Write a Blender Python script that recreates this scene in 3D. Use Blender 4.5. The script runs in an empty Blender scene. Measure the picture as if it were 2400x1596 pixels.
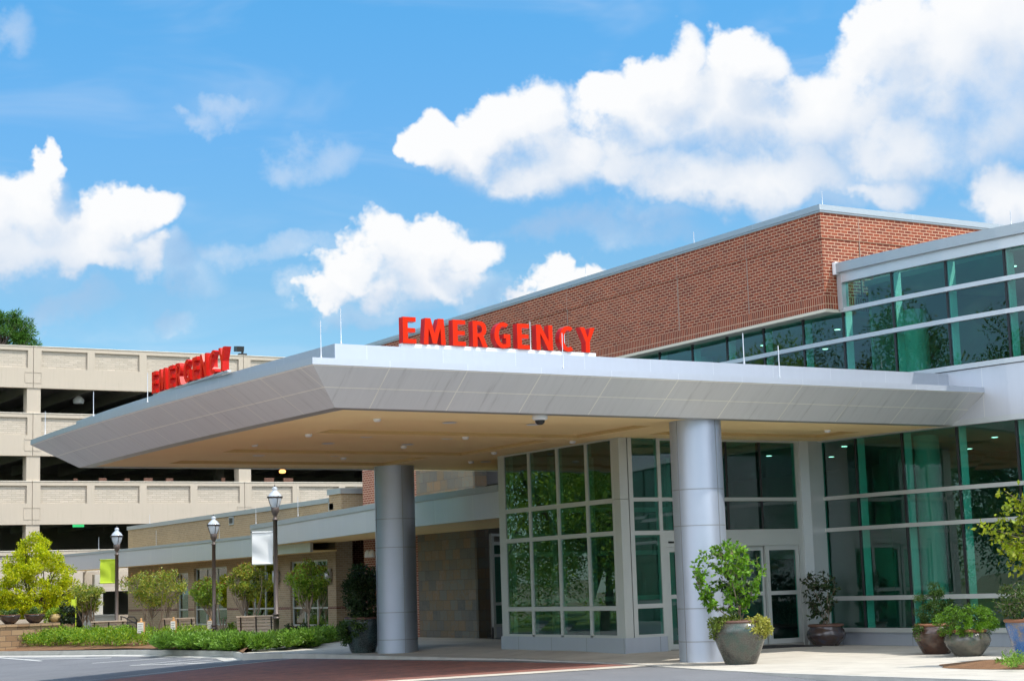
import bpy, math, random
import numpy as np
from mathutils import Vector, Matrix
from mathutils.geometry import tessellate_polygon
random.seed(7); RNG = np.random.default_rng(11)
S = bpy.context.scene
COL = S.collection
# ------------------------------------------------------------------ camera solution (metres, X along the facade, Y away, Z up)
F_PX, YAW, PIT, ROL, EYE = 4014.18, 0.54136, 0.14237, -0.03147, 1.6
fw = np.array([math.sin(YAW)*math.cos(PIT), math.cos(YAW)*math.cos(PIT), math.sin(PIT)])
r0 = np.array([math.cos(YAW), -math.sin(YAW), 0.0]); u0 = np.cross(r0, fw)
rt = r0*math.cos(ROL)+u0*math.sin(ROL); up = -r0*math.sin(ROL)+u0*math.cos(ROL)
E0 = np.array([0, 0, EYE])
def ray(x, y): return fw*F_PX+rt*(x-1200)-up*(y-798)
def onz(x, y, z=0.0):
    d = ray(x, y); return E0+d*((z-EYE)/d[2])
def onx(x, y, X):
    d = ray(x, y); return E0+d*(X/d[0])
def ony(x, y, Y):
    d = ray(x, y); return E0+d*(Y/d[1])
def onp(x, y, P):
    d = ray(x, y); n = np.array([fw[0], fw[1], 0]); return E0+d*((n[0]*P[0]+n[1]*P[1])/(n@d))
def atd(x, dist, y=1450):
    d = ray(x, y); d = d[:2]/np.hypot(*d[:2]); return d*dist
def ss(a, b, x):
    t = min(1.0, max(0.0, (x-a)/(b-a))); return t*t*(3-2*t)
def cl(x): return min(1.0, max(0.0, x))
def walk(x, y): return 0.1*ss(28.5, 31.5, y)*ss(20.6, 21.6, x)*(1-ss(25, 27.5, x))
def fall(x, y): return -0.45*cl((y-28)/15)*cl((21.3-x)/9)-0.13*cl((23.8-y)/3)
def road_z(x, y): return fall(x, y)-0.012
def ong(x, y, f=road_z):
    p = onz(x, y, 0)
    for _ in range(40): p = onz(x, y, 0.5*p[2]+0.5*f(p[0], p[1]))
    return p
# ------------------------------------------------------------------ mesh builder
class MB:
    def __init__(s): s.v = []; s.f = []; s.m = []; s.uv = []; s.sm = []
    def poly(s, pts, m=0, uv=None, smooth=False):
        i = len(s.v); s.v += [tuple(map(float, p)) for p in pts]
        s.f.append(tuple(range(i, i+len(pts)))); s.m.append(m); s.uv.append(uv); s.sm.append(smooth)
    def box(s, a, b, m=0):
        x0, y0, z0 = [min(p, q) for p, q in zip(a, b)]; x1, y1, z1 = [max(p, q) for p, q in zip(a, b)]
        s.prism([(x0, y0), (x1, y0), (x1, y1), (x0, y1)], z0, z1, m)
    def prism(s, pts, z0, z1, m=0, mt=None):
        n = len(pts); A = sum(pts[i][0]*pts[(i+1) % n][1]-pts[(i+1) % n][0]*pts[i][1] for i in range(n))
        if A < 0: pts = pts[::-1]
        tri = n > 4
        for i in range(n):
            p, q = pts[i], pts[(i+1) % n]
            s.poly([(p[0], p[1], z0), (q[0], q[1], z0), (q[0], q[1], z1), (p[0], p[1], z1)], m)
        if tri:
            for t in tessellate_polygon([[Vector((p[0], p[1], 0)) for p in pts]]):
                s.poly([(pts[k][0], pts[k][1], z1) for k in t], m if mt is None else mt)
                s.poly([(pts[k][0], pts[k][1], z0) for k in t[::-1]], m)
        else:
            s.poly([(p[0], p[1], z1) for p in pts], m if mt is None else mt); s.poly([(p[0], p[1], z0) for p in pts[::-1]], m)
    def beam(s, p, q, w, h, m=0, upv=(0, 0, 1)):
        p, q = np.array(p, float), np.array(q, float); d = q-p; d /= np.linalg.norm(d)
        a = np.cross(d, np.array(upv, float)); a /= np.linalg.norm(a); b = np.cross(a, d)
        c = [a*(-w/2)+b*(-h/2), a*(w/2)+b*(-h/2), a*(w/2)+b*(h/2), a*(-w/2)+b*(h/2)]
        A = [p+k for k in c]; B = [q+k for k in c]
        s.poly(A, m); s.poly(B[::-1], m)
        for i in range(4): s.poly([A[(i+1) % 4], A[i], B[i], B[(i+1) % 4]], m)
    def tube(s, pts, rad, n=8, m=0, cap=True):
        pts = [np.array(p, float) for p in pts]
        if not hasattr(rad, '__len__'): rad = [rad]*len(pts)
        rings = []
        for i, p in enumerate(pts):
            d = pts[min(i+1, len(pts)-1)]-pts[max(i-1, 0)]; d = d/(np.linalg.norm(d)+1e-9)
            a = np.cross(d, (0.31, 0.17, 0.93) if abs(d[2]) < .9 else (1, 0.2, 0)); a /= np.linalg.norm(a); b = np.cross(d, a)
            rings.append([p+rad[i]*(a*math.cos(2*math.pi*k/n)+b*math.sin(2*math.pi*k/n)) for k in range(n)])
        for i in range(len(pts)-1):
            for k in range(n):
                s.poly([rings[i][k], rings[i][(k+1) % n], rings[i+1][(k+1) % n], rings[i+1][k]], m, smooth=True)
        if cap: s.poly(rings[0][::-1], m); s.poly(rings[-1], m)
    def lathe(s, prof, c=(0, 0, 0), n=24, m=0, cap=True, smooth=True):
        R = [[(c[0]+r*math.cos(2*math.pi*k/n), c[1]+r*math.sin(2*math.pi*k/n), c[2]+z) for k in range(n)] for r, z in prof]
        for i in range(len(prof)-1):
            for k in range(n): s.poly([R[i][k], R[i][(k+1) % n], R[i+1][(k+1) % n], R[i+1][k]], m, smooth=smooth)
        if cap:
            if prof[0][0] > 1e-4: s.poly(R[0][::-1], m)
            if prof[-1][0] > 1e-4: s.poly(R[-1], m)
    def strip(s, A, B, m=0):          # quads between two polylines
        for i in range(len(A)-1): s.poly([A[i], A[i+1], B[i+1], B[i]], m)
    def grid(s, fn, nu, nv, m=0, smooth=True):
        P = [[fn(i/nu, j/nv) for j in range(nv+1)] for i in range(nu+1)]
        for i in range(nu):
            for j in range(nv): s.poly([P[i][j], P[i+1][j], P[i+1][j+1], P[i][j+1]], m, smooth=smooth)
    def build(s, name, mats, parent=None, loc=None):
        me = bpy.data.meshes.new(name)
        off = np.array(loc if loc is not None else (0, 0, 0), float)
        V, Fc, key = [], [], {}
        for f, sm in zip(s.f, s.sm):            # smooth faces share their corners
            q = []
            for i in f:
                p = s.v[i]
                if sm:
                    k = (round(p[0], 4), round(p[1], 4), round(p[2], 4)); j = key.get(k)
                    if j is None: j = key[k] = len(V); V.append(p)
                    if j in q: j = len(V); V.append(p)
                else: j = len(V); V.append(p)
                q.append(j)
            Fc.append(q)
        me.from_pydata([(p[0]-off[0], p[1]-off[1], p[2]-off[2]) for p in V], [], Fc)
        if not isinstance(mats, (list, tuple)): mats = [mats]
        for k in mats: me.materials.append(k)
        me.polygons.foreach_set('material_index', s.m); me.polygons.foreach_set('use_smooth', s.sm)
        uvl = me.uv_layers.new(name='UVMap'); uvs = []
        for f, uv in zip(s.f, s.uv):
            if uv is None:
                p = [np.array(s.v[i]) for i in f]
                n = np.zeros(3)
                for k in range(len(p)): n += np.cross(p[k]-p[0], p[(k+1) % len(p)]-p[0])
                n /= (np.linalg.norm(n)+1e-12)
                if abs(n[2]) > .93: uvs += [(q[0], q[1]) for q in p]
                else:
                    t = np.array([-n[1], n[0], 0]); t /= np.linalg.norm(t); b = np.cross(n, t)
                    uvs += [(float(q@t), float(q@b)) for q in p]
            else: uvs += uv
        uvl.data.foreach_set('uv', np.array(uvs, dtype=np.float32).ravel())
        me.update()
        o = bpy.data.objects.new(name, me); COL.objects.link(o)
        if loc is not None: o.location = loc
        if parent is not None:
            o.parent = parent
            o.matrix_parent_inverse = parent.matrix_basis.inverted()
        return o
def tag(o, label, cat, group=None, kind=None):
    if label: o['label'] = label
    if cat: o['category'] = cat
    if group: o['group'] = group
    if kind: o['kind'] = kind
    return o
def thing(name, label, cat, loc=(0, 0, 0), group=None):
    o = bpy.data.objects.new(name, None); COL.objects.link(o); o.location = tuple(map(float, loc)); o.empty_display_size = .2
    return tag(o, label, cat, group)
def struct(o): o['kind'] = 'structure'; return o
def dup(root, loc, label, rot=None):
    c = root.copy(); COL.objects.link(c); c.location = loc
    if rot is not None: c.rotation_euler = (0, 0, rot)
    c['label'] = label
    for ch in list(root.children):
        k = ch.copy(); COL.objects.link(k); k.parent = c
        for g in list(ch.children):
            q = g.copy(); COL.objects.link(q); q.parent = k
    return c
# ------------------------------------------------------------------ node helper and materials
class NT:
    def __init__(s, nt): s.nt = nt
    def n(s, t, **kw):
        x = s.nt.nodes.new(t)
        for k, v in kw.items():
            if k.startswith('i_'):
                key = k[2:]; key = int(key) if key.isdigit() else key.replace('_', ' ')
                s.put(x.inputs[key], v)
            else: setattr(x, k, v)
        return x
    def put(s, sock, v):
        if isinstance(v, bpy.types.NodeSocket): s.nt.links.new(v, sock)
        else: sock.default_value = v
    def math(s, op, a, b=None, c=None, clamp=False):
        x = s.nt.nodes.new('ShaderNodeMath'); x.operation = op; x.use_clamp = clamp
        s.put(x.inputs[0], a)
        if b is not None: s.put(x.inputs[1], b)
        if c is not None: s.put(x.inputs[2], c)
        return x.outputs[0]
    def mix(s, f, a, b, mode='MIX'):
        x = s.nt.nodes.new('ShaderNodeMix'); x.data_type = 'RGBA'; x.blend_type = mode
        s.put(x.inputs[0], f); s.put(x.inputs[6], a); s.put(x.inputs[7], b); return x.outputs[2]
    def ramp(s, f, stops):
        x = s.nt.nodes.new('ShaderNodeValToRGB'); s.put(x.inputs[0], f); e = x.color_ramp.elements
        while len(e) < len(stops): e.new(.5)
        for k, (p, c) in zip(e, stops): k.position = p; k.color = c if len(c) == 4 else (*c, 1)
        return x.outputs[0]
    def smooth(s, x, lo, hi):
        m = s.nt.nodes.new('ShaderNodeMapRange'); m.interpolation_type = 'SMOOTHSTEP'
        s.put(m.inputs[0], x); s.put(m.inputs[1], lo); s.put(m.inputs[2], hi); return m.outputs[0]
def c4(c): return (*c, 1.0)
def newmat(name):
    m = bpy.data.materials.new(name); m.use_nodes = True; nt = m.node_tree; nt.nodes.clear()
    g = NT(nt); out = g.n('ShaderNodeOutputMaterial'); b = g.n('ShaderNodeBsdfPrincipled')
    nt.links.new(b.outputs[0], out.inputs[0]); return m, g, b, out
def uvnode(g): return g.n('ShaderNodeTexCoord').outputs['UV']
def objn(g): return g.n('ShaderNodeTexCoord').outputs['Object']
def bump(g, b, h, st=.3, dist=.01):
    x = g.n('ShaderNodeBump', i_Strength=st, i_Distance=dist, i_Height=h); g.put(b.inputs['Normal'], x.outputs[0])
def plain(name, col, rough=.5, metal=0.0, var=.06, vs=3.0, bmp=0.0, bs=60.0, spec=.5):
    m, g, b, o = newmat(name); co = objn(g)
    nz = g.n('ShaderNodeTexNoise', i_Vector=co, i_Scale=vs, i_Detail=5.0)
    k = g.math('MULTIPLY_ADD', nz.outputs[0], 2*var, 1-var)
    cn = g.n('ShaderNodeVectorMath', operation='SCALE'); cn.inputs[0].default_value = col; g.put(cn.inputs['Scale'], k)
    g.put(b.inputs['Base Color'], cn.outputs[0]); b.inputs['Roughness'].default_value = rough; b.inputs['Metallic'].default_value = metal
    b.inputs['Specular IOR Level'].default_value = spec
    if bmp:
        n2 = g.n('ShaderNodeTexNoise', i_Vector=co, i_Scale=bs, i_Detail=3.0); bump(g, b, n2.outputs[0], bmp)
    return m
def brick(name, c1, c2, mortar, bw=.208, bh=.0767, ms=.011, rough=.85, off=.5, rot=0.0, bst=.5, stain=.15, tile_noise=0.0):
    m, g, b, o = newmat(name); uv = uvnode(g)
    if rot:
        mp = g.n('ShaderNodeMapping', i_Vector=uv); mp.inputs['Rotation'].default_value = (0, 0, rot); uv = mp.outputs[0]
    t = g.n('ShaderNodeTexBrick', i_Vector=uv, i_Scale=1.0, offset=off, i_Color1=c4(c1), i_Color2=c4(c2), i_Mortar=c4(mortar))
    t.inputs['Mortar Size'].default_value = ms; t.inputs['Brick Width'].default_value = bw; t.inputs['Row Height'].default_value = bh
    t.inputs['Mortar Smooth'].default_value = .1; t.inputs['Bias'].default_value = 0.0
    nz = g.n('ShaderNodeTexNoise', i_Vector=uv, i_Scale=.9, i_Detail=6.0)
    k = g.math('MULTIPLY_ADD', nz.outputs[0], 2*stain, 1-stain)
    n3 = g.n('ShaderNodeTexNoise', i_Vector=uv, i_Scale=45.0, i_Detail=2.0)
    k = g.math('MULTIPLY', k, g.math('MULTIPLY_ADD', n3.outputs[0], .3, .85))
    cn = g.n('ShaderNodeVectorMath', operation='SCALE'); g.put(cn.inputs[0], t.outputs[0]); g.put(cn.inputs['Scale'], k)
    g.put(b.inputs['Base Color'], cn.outputs[0]); b.inputs['Roughness'].default_value = rough
    h = g.math('ADD', g.math('MULTIPLY', t.outputs[1], -1.0), g.math('MULTIPLY', n3.outputs[0], .3))
    bump(g, b, h, bst, .006); return m
def panel(name, col, pw=1.6, ph=.6, offx=0.0, offy=0.0, ms=.008, rough=.38, metal=.55, seam=(.75, .75, .75), streak=.05, dirt=0.0):
    m, g, b, o = newmat(name); uv = uvnode(g)
    mp = g.n('ShaderNodeMapping', i_Vector=uv); mp.inputs['Location'].default_value = (offx, offy, 0)
    t = g.n('ShaderNodeTexBrick', i_Vector=mp.outputs[0], i_Scale=1.0, offset=0.0, i_Color1=c4(col), i_Color2=c4([k*.96 for k in col]), i_Mortar=c4(seam))
    t.inputs['Mortar Size'].default_value = ms; t.inputs['Brick Width'].default_value = pw; t.inputs['Row Height'].default_value = ph
    t.inputs['Mortar Smooth'].default_value = 0.0
    ms2 = g.n('ShaderNodeMapping', i_Vector=uv); ms2.inputs['Scale'].default_value = (9, .6, 1)
    nz = g.n('ShaderNodeTexNoise', i_Vector=ms2.outputs[0], i_Scale=1.0, i_Detail=6.0, i_Roughness=.65)
    k = g.math('MULTIPLY_ADD', nz.outputs[0], -2*streak, 1+streak)
    if dirt:
        d = g.smooth(nz.outputs[0], .55, .75); k = g.math('MULTIPLY', k, g.math('MULTIPLY_ADD', d, -dirt, 1.0))
    cn = g.n('ShaderNodeVectorMath', operation='SCALE'); g.put(cn.inputs[0], t.outputs[0]); g.put(cn.inputs['Scale'], k)
    g.put(b.inputs['Base Color'], cn.outputs[0]); b.inputs['Metallic'].default_value = metal
    n2 = g.n('ShaderNodeTexNoise', i_Vector=uv, i_Scale=.7, i_Detail=2.0)
    g.put(b.inputs['Roughness'], g.math('MULTIPLY_ADD', n2.outputs[0], .12, rough-.06))
    bump(g, b, n2.outputs[0], .15, .004); return m
def glass(name, tint, ior=1.75, refl=(.92, .98, .97)):
    m, g, b, o = newmat(name); g.nt.nodes.remove(b)
    nz = g.n('ShaderNodeTexNoise', i_Vector=objn(g), i_Scale=.55, i_Detail=1.0)
    bp = g.n('ShaderNodeBump', i_Strength=.06, i_Distance=.05, i_Height=nz.outputs[0])
    fr = g.n('ShaderNodeFresnel', i_IOR=ior, i_Normal=bp.outputs[0])
    tr = g.n('ShaderNodeBsdfTransparent', i_Color=c4(tint)); gl = g.n('ShaderNodeBsdfGlossy', i_Color=c4(refl), i_Roughness=0.0, i_Normal=bp.outputs[0])
    bf = g.n('ShaderNodeNewGeometry').outputs['Backfacing']       # only the face a ray enters reflects; leaving a thin pane never totally reflects
    fac = g.math('MULTIPLY', fr.outputs[0], g.math('SUBTRACT', 1.0, bf))
    mx = g.n('ShaderNodeMixShader', i_0=fac, i_1=tr.outputs[0], i_2=gl.outputs[0]); g.put(o.inputs[0], mx.outputs[0]); return m
def leafmat(name, cols, trans=.35, rough=.45, hue=.5):
    m, g, b, o = newmat(name)
    geo = g.n('ShaderNodeNewGeometry')
    col = g.ramp(geo.outputs['Random Per Island'], [(i/(len(cols)-1), c) for i, c in enumerate(cols)])
    nz = g.n('ShaderNodeTexNoise', i_Vector=objn(g), i_Scale=1.7, i_Detail=3.0)
    cn = g.n('ShaderNodeVectorMath', operation='SCALE'); g.put(cn.inputs[0], col); g.put(cn.inputs['Scale'], g.math('MULTIPLY_ADD', nz.outputs[0], 1.3, .35)); col = cn.outputs[0]
    g.put(b.inputs['Base Color'], col); b.inputs['Roughness'].default_value = rough; b.inputs['Specular IOR Level'].default_value = .35
    t = g.n('ShaderNodeBsdfTranslucent'); g.put(t.inputs[0], g.mix(1.0, col, (1.0, 1.0, .45, 1), 'MULTIPLY'))
    mx = g.n('ShaderNodeMixShader', i_0=trans, i_1=b.outputs[0], i_2=t.outputs[0]); g.put(o.inputs[0], mx.outputs[0]); return m
def emit(name, col, st):
    m, g, b, o = newmat(name); b.inputs['Base Color'].default_value = c4(col); b.inputs['Emission Color'].default_value = c4(col); b.inputs['Emission Strength'].default_value = st; return m
def ground_mat(name, c1, c2, scale=2.0, rough=.9, fine=60.0, fs=.25, bmp=.3, coarse=.12, joints=None):
    m, g, b, o = newmat(name); co = objn(g)
    n1 = g.n('ShaderNodeTexNoise', i_Vector=co, i_Scale=scale, i_Detail=6.0, i_Roughness=.6)
    n2 = g.n('ShaderNodeTexNoise', i_Vector=co, i_Scale=fine, i_Detail=3.0)
    n3 = g.n('ShaderNodeTexNoise', i_Vector=co, i_Scale=coarse, i_Detail=3.0)
    f = g.math('ADD', g.math('MULTIPLY', n1.outputs[0], .6), g.math('MULTIPLY', n3.outputs[0], .4))
    col = g.ramp(f, [(.3, c1), (.7, c2)])
    k = g.math('MULTIPLY_ADD', n2.outputs[0], 2*fs, 1-fs)
    st = g.n('ShaderNodeTexNoise', i_Vector=co, i_Scale=1.1, i_Detail=5.0, i_Roughness=.65, i_Distortion=.4)
    k = g.math('MULTIPLY', k, g.math('MULTIPLY_ADD', g.smooth(st.outputs[0], .56, .70), -.16, 1.0))
    if joints:
        t = g.n('ShaderNodeTexBrick', i_Vector=uvnode(g), i_Scale=1.0, offset=0.0); t.inputs['Mortar Size'].default_value = .012
        t.inputs['Brick Width'].default_value = joints; t.inputs['Row Height'].default_value = joints; t.inputs['Mortar Smooth'].default_value = 0.0
        k = g.math('MULTIPLY', k, g.math('MULTIPLY_ADD', t.outputs[1], -.4, 1.0))
    cn = g.n('ShaderNodeVectorMath', operation='SCALE'); g.put(cn.inputs[0], col); g.put(cn.inputs['Scale'], k)
    g.put(b.inputs['Base Color'], cn.outputs[0]); b.inputs['Roughness'].default_value = rough
    bump(g, b, n2.outputs[0], bmp, .01); return m

M = {}
M['red_brick'] = brick('red_brick', (.165, .029, .012), (.29, .058, .021), (.57, .38, .25), ms=.0078, stain=.22)
M['soldier'] = brick('red_brick_soldier', (.165, .029, .012), (.29, .058, .021), (.57, .38, .25), bw=.0767, bh=.32, ms=.0078, off=0.0)
M['red_brick_band'] = brick('red_brick_band', (.20, .052, .03), (.27, .08, .045), (.55, .42, .33), ms=.009)
M['tan_brick'] = brick('tan_brick', (.27, .195, .11), (.35, .255, .15), (.37, .31, .23), ms=.010, stain=.12)
M['dark_band'] = brick('dark_red_band', (.10, .03, .022), (.15, .045, .03), (.3, .22, .17), ms=.01)
M['silver'] = panel('silver_panel', (.62, .635, .68), pw=2.45, ph=3.0, metal=.6, rough=.4)
M['silver_plain'] = plain('silver_frame', (.60, .62, .63), rough=.38, metal=.55, var=.04)
M['coping'] = panel('grey_coping', (.42, .46, .48), pw=3.0, ph=5.0, metal=.5, rough=.42, seam=(.5, .53, .55), streak=.04)
M['canopy_white'] = panel('canopy_metal', (.50, .535, .60), pw=1.55, ph=9.0, offx=.55, metal=.5, rough=.42, seam=(.58, .61, .66), ms=.007)
M['canopy_slope'] = panel('canopy_slope_metal', (.66, .67, .68), pw=1.55, ph=.52, offx=.55, offy=.0, metal=.3, rough=.45, seam=(.85, .84, .78), ms=.011, streak=.10, dirt=.22)
M['shaded_reveal'] = plain('shaded_soffit_reveal', (.60, .43, .20), rough=.9)  # darkened soffit colour: shade painted onto two side faces of each coffer
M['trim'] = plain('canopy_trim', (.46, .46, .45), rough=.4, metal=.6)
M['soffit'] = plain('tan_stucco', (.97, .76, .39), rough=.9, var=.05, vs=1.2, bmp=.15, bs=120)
M['soffit_pale'] = plain('pale_stucco', (.62, .57, .45), rough=.85, var=.04)
M['glass'] = glass('green_glass', (.47, .84, .77), ior=1.9)
M['glass_clear'] = glass('vestibule_glass', (.42, .62, .53), ior=2.1)
M['mullion_dark'] = plain('dark_joint', (.02, .022, .024), rough=.5)
M['frame'] = plain('aluminium_frame', (.56, .58, .56), rough=.4, metal=.45, var=.04)
M['base_panel'] = panel('base_metal', (.46, .50, .57), pw=1.5, ph=9.0, metal=.55, rough=.42, seam=(.25, .27, .3), ms=.008)
M['column'] = plain('column_metal', (.46, .505, .59), rough=.46, metal=.7, var=.03)
M['sealant'] = plain('joint_sealant', (.40, .30, .24), rough=.8)
M['joint'] = plain('shadow_joint', (.30, .31, .33), rough=.5, metal=.5)
M['white_in'] = plain('interior_paint', (.72, .72, .68), rough=.7)
M['mid_in'] = plain('interior_wall', (.30, .28, .24), rough=.8)
M['ceil_in'] = plain('interior_ceiling', (.42, .40, .36), rough=.8)
M['floor_in'] = plain('interior_floor', (.28, .27, .24), rough=.4)
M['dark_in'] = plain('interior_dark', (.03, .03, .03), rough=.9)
M['concrete'] = ground_mat('concrete', (.44, .40, .34), (.60, .56, .485), scale=1.2, fine=90, fs=.10, bmp=.15, joints=1.83)
M['kerb'] = ground_mat('kerb_concrete', (.40, .385, .35), (.58, .56, .51), scale=2.2, fine=70, fs=.15, bmp=.2)
M['asphalt'] = ground_mat('asphalt', (.13, .133, .145), (.185, .188, .198), scale=.8, fine=110, fs=.42, bmp=.5, coarse=.35)
M['paver'] = brick('brick_paver', (.17, .072, .058), (.34, .125, .09), (.15, .115, .10), bw=.2, bh=.1, ms=.007, rough=.75, rot=.785, stain=.35)
M['lawn'] = ground_mat('lawn_grass', (.055, .11, .018), (.10, .17, .03), scale=1.5, fine=50, fs=.4)
M['earth'] = ground_mat('earth', (.14, .16, .08), (.20, .21, .12), scale=.05, fine=3, fs=.3)
M['mulch'] = ground_mat('pine_mulch', (.15, .07, .028), (.26, .135, .06), scale=6, fine=80, fs=.5, bmp=.8)
M['white_line'] = plain('road_paint', (.66, .66, .63), rough=.8, var=.12, vs=8)
M['precast'] = panel('precast_concrete', (.475, .405, .322), pw=900.0, ph=900.0, offx=400, offy=400, metal=0.0, rough=.85, streak=.05, dirt=.10)
M['precast_brick'] = brick('precast_recess', (.44, .38, .305), (.52, .45, .365), (.40, .34, .27), bw=.45, bh=.11, ms=.012, bst=.9, stain=.06)
M['precast_cap'] = plain('precast_cap', (.74, .67, .56), rough=.85)
M['garage_dark'] = plain('garage_interior', (.34, .32, .29), rough=.9)
M['red'] = plain('red_letter_face', (.66, .026, .006), rough=.5, var=.02, spec=.06)
M['red_side'] = plain('red_letter_side', (.56, .010, .005), rough=.35, var=.02, spec=.2)
M['white_metal'] = plain('white_metal', (.80, .81, .82), rough=.45)
M['bronze'] = plain('bronze_paint', (.055, .045, .040), rough=.4, metal=.3)
M['bronze_pole'] = plain('brown_pole_paint', (.115, .088, .075), rough=.45, metal=.2)
def acrylic():
    m, g, b, o = newmat('lantern_acrylic'); b.inputs['Base Color'].default_value = (.74, .79, .84, 1); b.inputs['Roughness'].default_value = .12
    t = g.n('ShaderNodeBsdfTransparent', i_Color=(.95, .97, 1, 1)); x = g.n('ShaderNodeMixShader', i_0=.55, i_1=t.outputs[0], i_2=b.outputs[0]); g.put(o.inputs[0], x.outputs[0]); return m
M['clear'] = acrylic()
M['lamp_frost'] = plain('frosted_lamp', (.75, .78, .80), rough=.3)
M['lens'] = emit('downlight_lens', (1.0, .95, .84), .9)
M['rod'] = plain('rod_metal', (.50, .52, .54), rough=.35, metal=.5)
M['white_cloth'] = plain('white_banner', (.82, .82, .80), rough=.8, var=.02)
M['lime_cloth'] = plain('lime_banner', (.47, .60, .03), rough=.8, var=.04)
M['wood'] = plain('bench_wood', (.44, .35, .26), rough=.7, var=.15, vs=6)
M['black'] = plain('black_metal', (.015, .015, .016), rough=.4)
M['box_paint'] = plain('box_paint', (.62, .60, .54), rough=.7)
M['box_wood'] = plain('box_wood', (.50, .27, .10), rough=.7, var=.1)
M['print'] = plain('printed_lines', (.25, .25, .26), rough=.8)
M['mat'] = plain('rubber_mat', (.018, .018, .020), rough=.85, bmp=.4, bs=200)
M['bark'] = plain('grey_bark', (.26, .20, .145), rough=.9, var=.25, vs=10, bmp=.5, bs=40)
M['bark_dark'] = plain('dark_bark', (.07, .05, .04), rough=.95, var=.2, vs=8, bmp=.5, bs=30)
M['crape'] = leafmat('crape_leaves', [(.10, .17, .03), (.19, .28, .04), (.29, .37, .055), (.42, .44, .07), (.46, .36, .07)], .42)
M['crape_green'] = leafmat('crape_leaves_green', [(.10, .20, .02), (.18, .33, .03), (.29, .43, .05), (.38, .45, .06)], .42)
M['crape_red'] = leafmat('crape_tips', [(.28, .07, .03), (.25, .12, .04), (.20, .16, .03)], .3)
M['yellow_leaf'] = leafmat('lime_tree_leaves', [(.26, .36, .005), (.42, .50, .008), (.58, .60, .01), (.70, .66, .015)], .48)
M['branch_leaf'] = leafmat('yellow_green_leaves', [(.19, .27, .012), (.28, .36, .02), (.38, .42, .03)], .4)
M['camellia'] = leafmat('glossy_leaves', [(.06, .16, .012), (.10, .25, .018), (.16, .35, .025), (.24, .43, .035)], .33, rough=.3)
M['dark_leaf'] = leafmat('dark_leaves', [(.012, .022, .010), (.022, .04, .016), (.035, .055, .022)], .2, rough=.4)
M['shade_leaf'] = leafmat('shade_leaves', [(.018, .035, .012), (.03, .06, .018), (.045, .08, .02)], .25, rough=.45)
M['boxleaf'] = leafmat('small_green_leaves', [(.03, .07, .015), (.06, .12, .025), (.10, .17, .03)], .3)
M['gold_cypress'] = leafmat('bright_conifer', [(.06, .16, .012), (.11, .24, .015), (.18, .33, .02)], .3)
M['dark_cypress'] = leafmat('dark_conifer', [(.025, .06, .012), (.045, .10, .016), (.075, .14, .02)], .25)
M['creeper'] = leafmat('yellow_creeper', [(.25, .28, .04), (.38, .38, .07), (.50, .46, .12)], .35)
M['creeper_green'] = leafmat('green_creeper', [(.09, .15, .02), (.15, .22, .03), (.24, .28, .05)], .35)
M['juniper'] = leafmat('juniper_sprays', [(.09, .20, .025), (.17, .32, .04), (.28, .45, .07)], .35)
M['hedge_leaf'] = leafmat('low_shrub_leaves', [(.08, .19, .012), (.15, .30, .018), (.26, .40, .025), (.36, .44, .03)], .38)
M['liriope'] = leafmat('grassy_tuft', [(.14, .20, .02), (.22, .27, .03)], .35)
M['tree_far'] = leafmat('oak_leaves', [(.04, .085, .012), (.07, .13, .018), (.11, .19, .025), (.16, .25, .03)], .3)
M['tree_lime'] = leafmat('light_tree_leaves', [(.10, .20, .012), (.17, .30, .018), (.27, .42, .03)], .35)
M['pine_leaf'] = leafmat('pine_needles', [(.025, .08, .014), (.06, .16, .02), (.11, .24, .03)], .25)
M['soil'] = plain('potting_soil', (.05, .035, .025), rough=1.0)
def glaze(name, c1, c2, c3, rough=.16):
    m, g, b, o = newmat(name); co = objn(g)
    n1 = g.n('ShaderNodeTexNoise', i_Vector=co, i_Scale=3.2, i_Detail=6.0, i_Roughness=.65)
    n2 = g.n('ShaderNodeTexNoise', i_Vector=co, i_Scale=45.0, i_Detail=3.0)
    f = g.math('ADD', g.math('MULTIPLY', n1.outputs[0], .8), g.math('MULTIPLY', n2.outputs[0], .22))
    col = g.ramp(f, [(.36, c1), (.5, c2), (.64, c3)]); g.put(b.inputs['Base Color'], col)
    g.put(b.inputs['Roughness'], g.math('MULTIPLY_ADD', n2.outputs[0], .25, rough)); b.inputs['Specular IOR Level'].default_value = .7
    bump(g, b, n2.outputs[0], .12, .004); return m
M['glaze_grey'] = glaze('speckled_glaze', (.016, .018, .018), (.085, .08, .065), (.03, .065, .05), .14)
M['glaze_brown'] = glaze('brown_glaze', (.035, .018, .012), (.075, .035, .022), (.045, .03, .026), .08)
M['glaze_dark'] = glaze('dark_glaze', (.03, .024, .028), (.055, .035, .03), (.04, .045, .07), .08)
M['glaze_green'] = glaze('green_glaze', (.05, .055, .045), (.10, .09, .07), (.045, .085, .065), .08)
M['glaze_blue'] = glaze('blue_glaze', (.02, .07, .22), (.04, .14, .36), (.24, .19, .13), .12)
M['glaze_black'] = glaze('black_green_glaze', (.02, .028, .03), (.04, .055, .055), (.05, .085, .085), .15)
M['rim'] = plain('terracotta_rim', (.27, .115, .055), rough=.6, var=.2, vs=12)
M['rim_dark'] = plain('rusty_rim', (.13, .065, .045), rough=.6, var=.25, vs=15)
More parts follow.
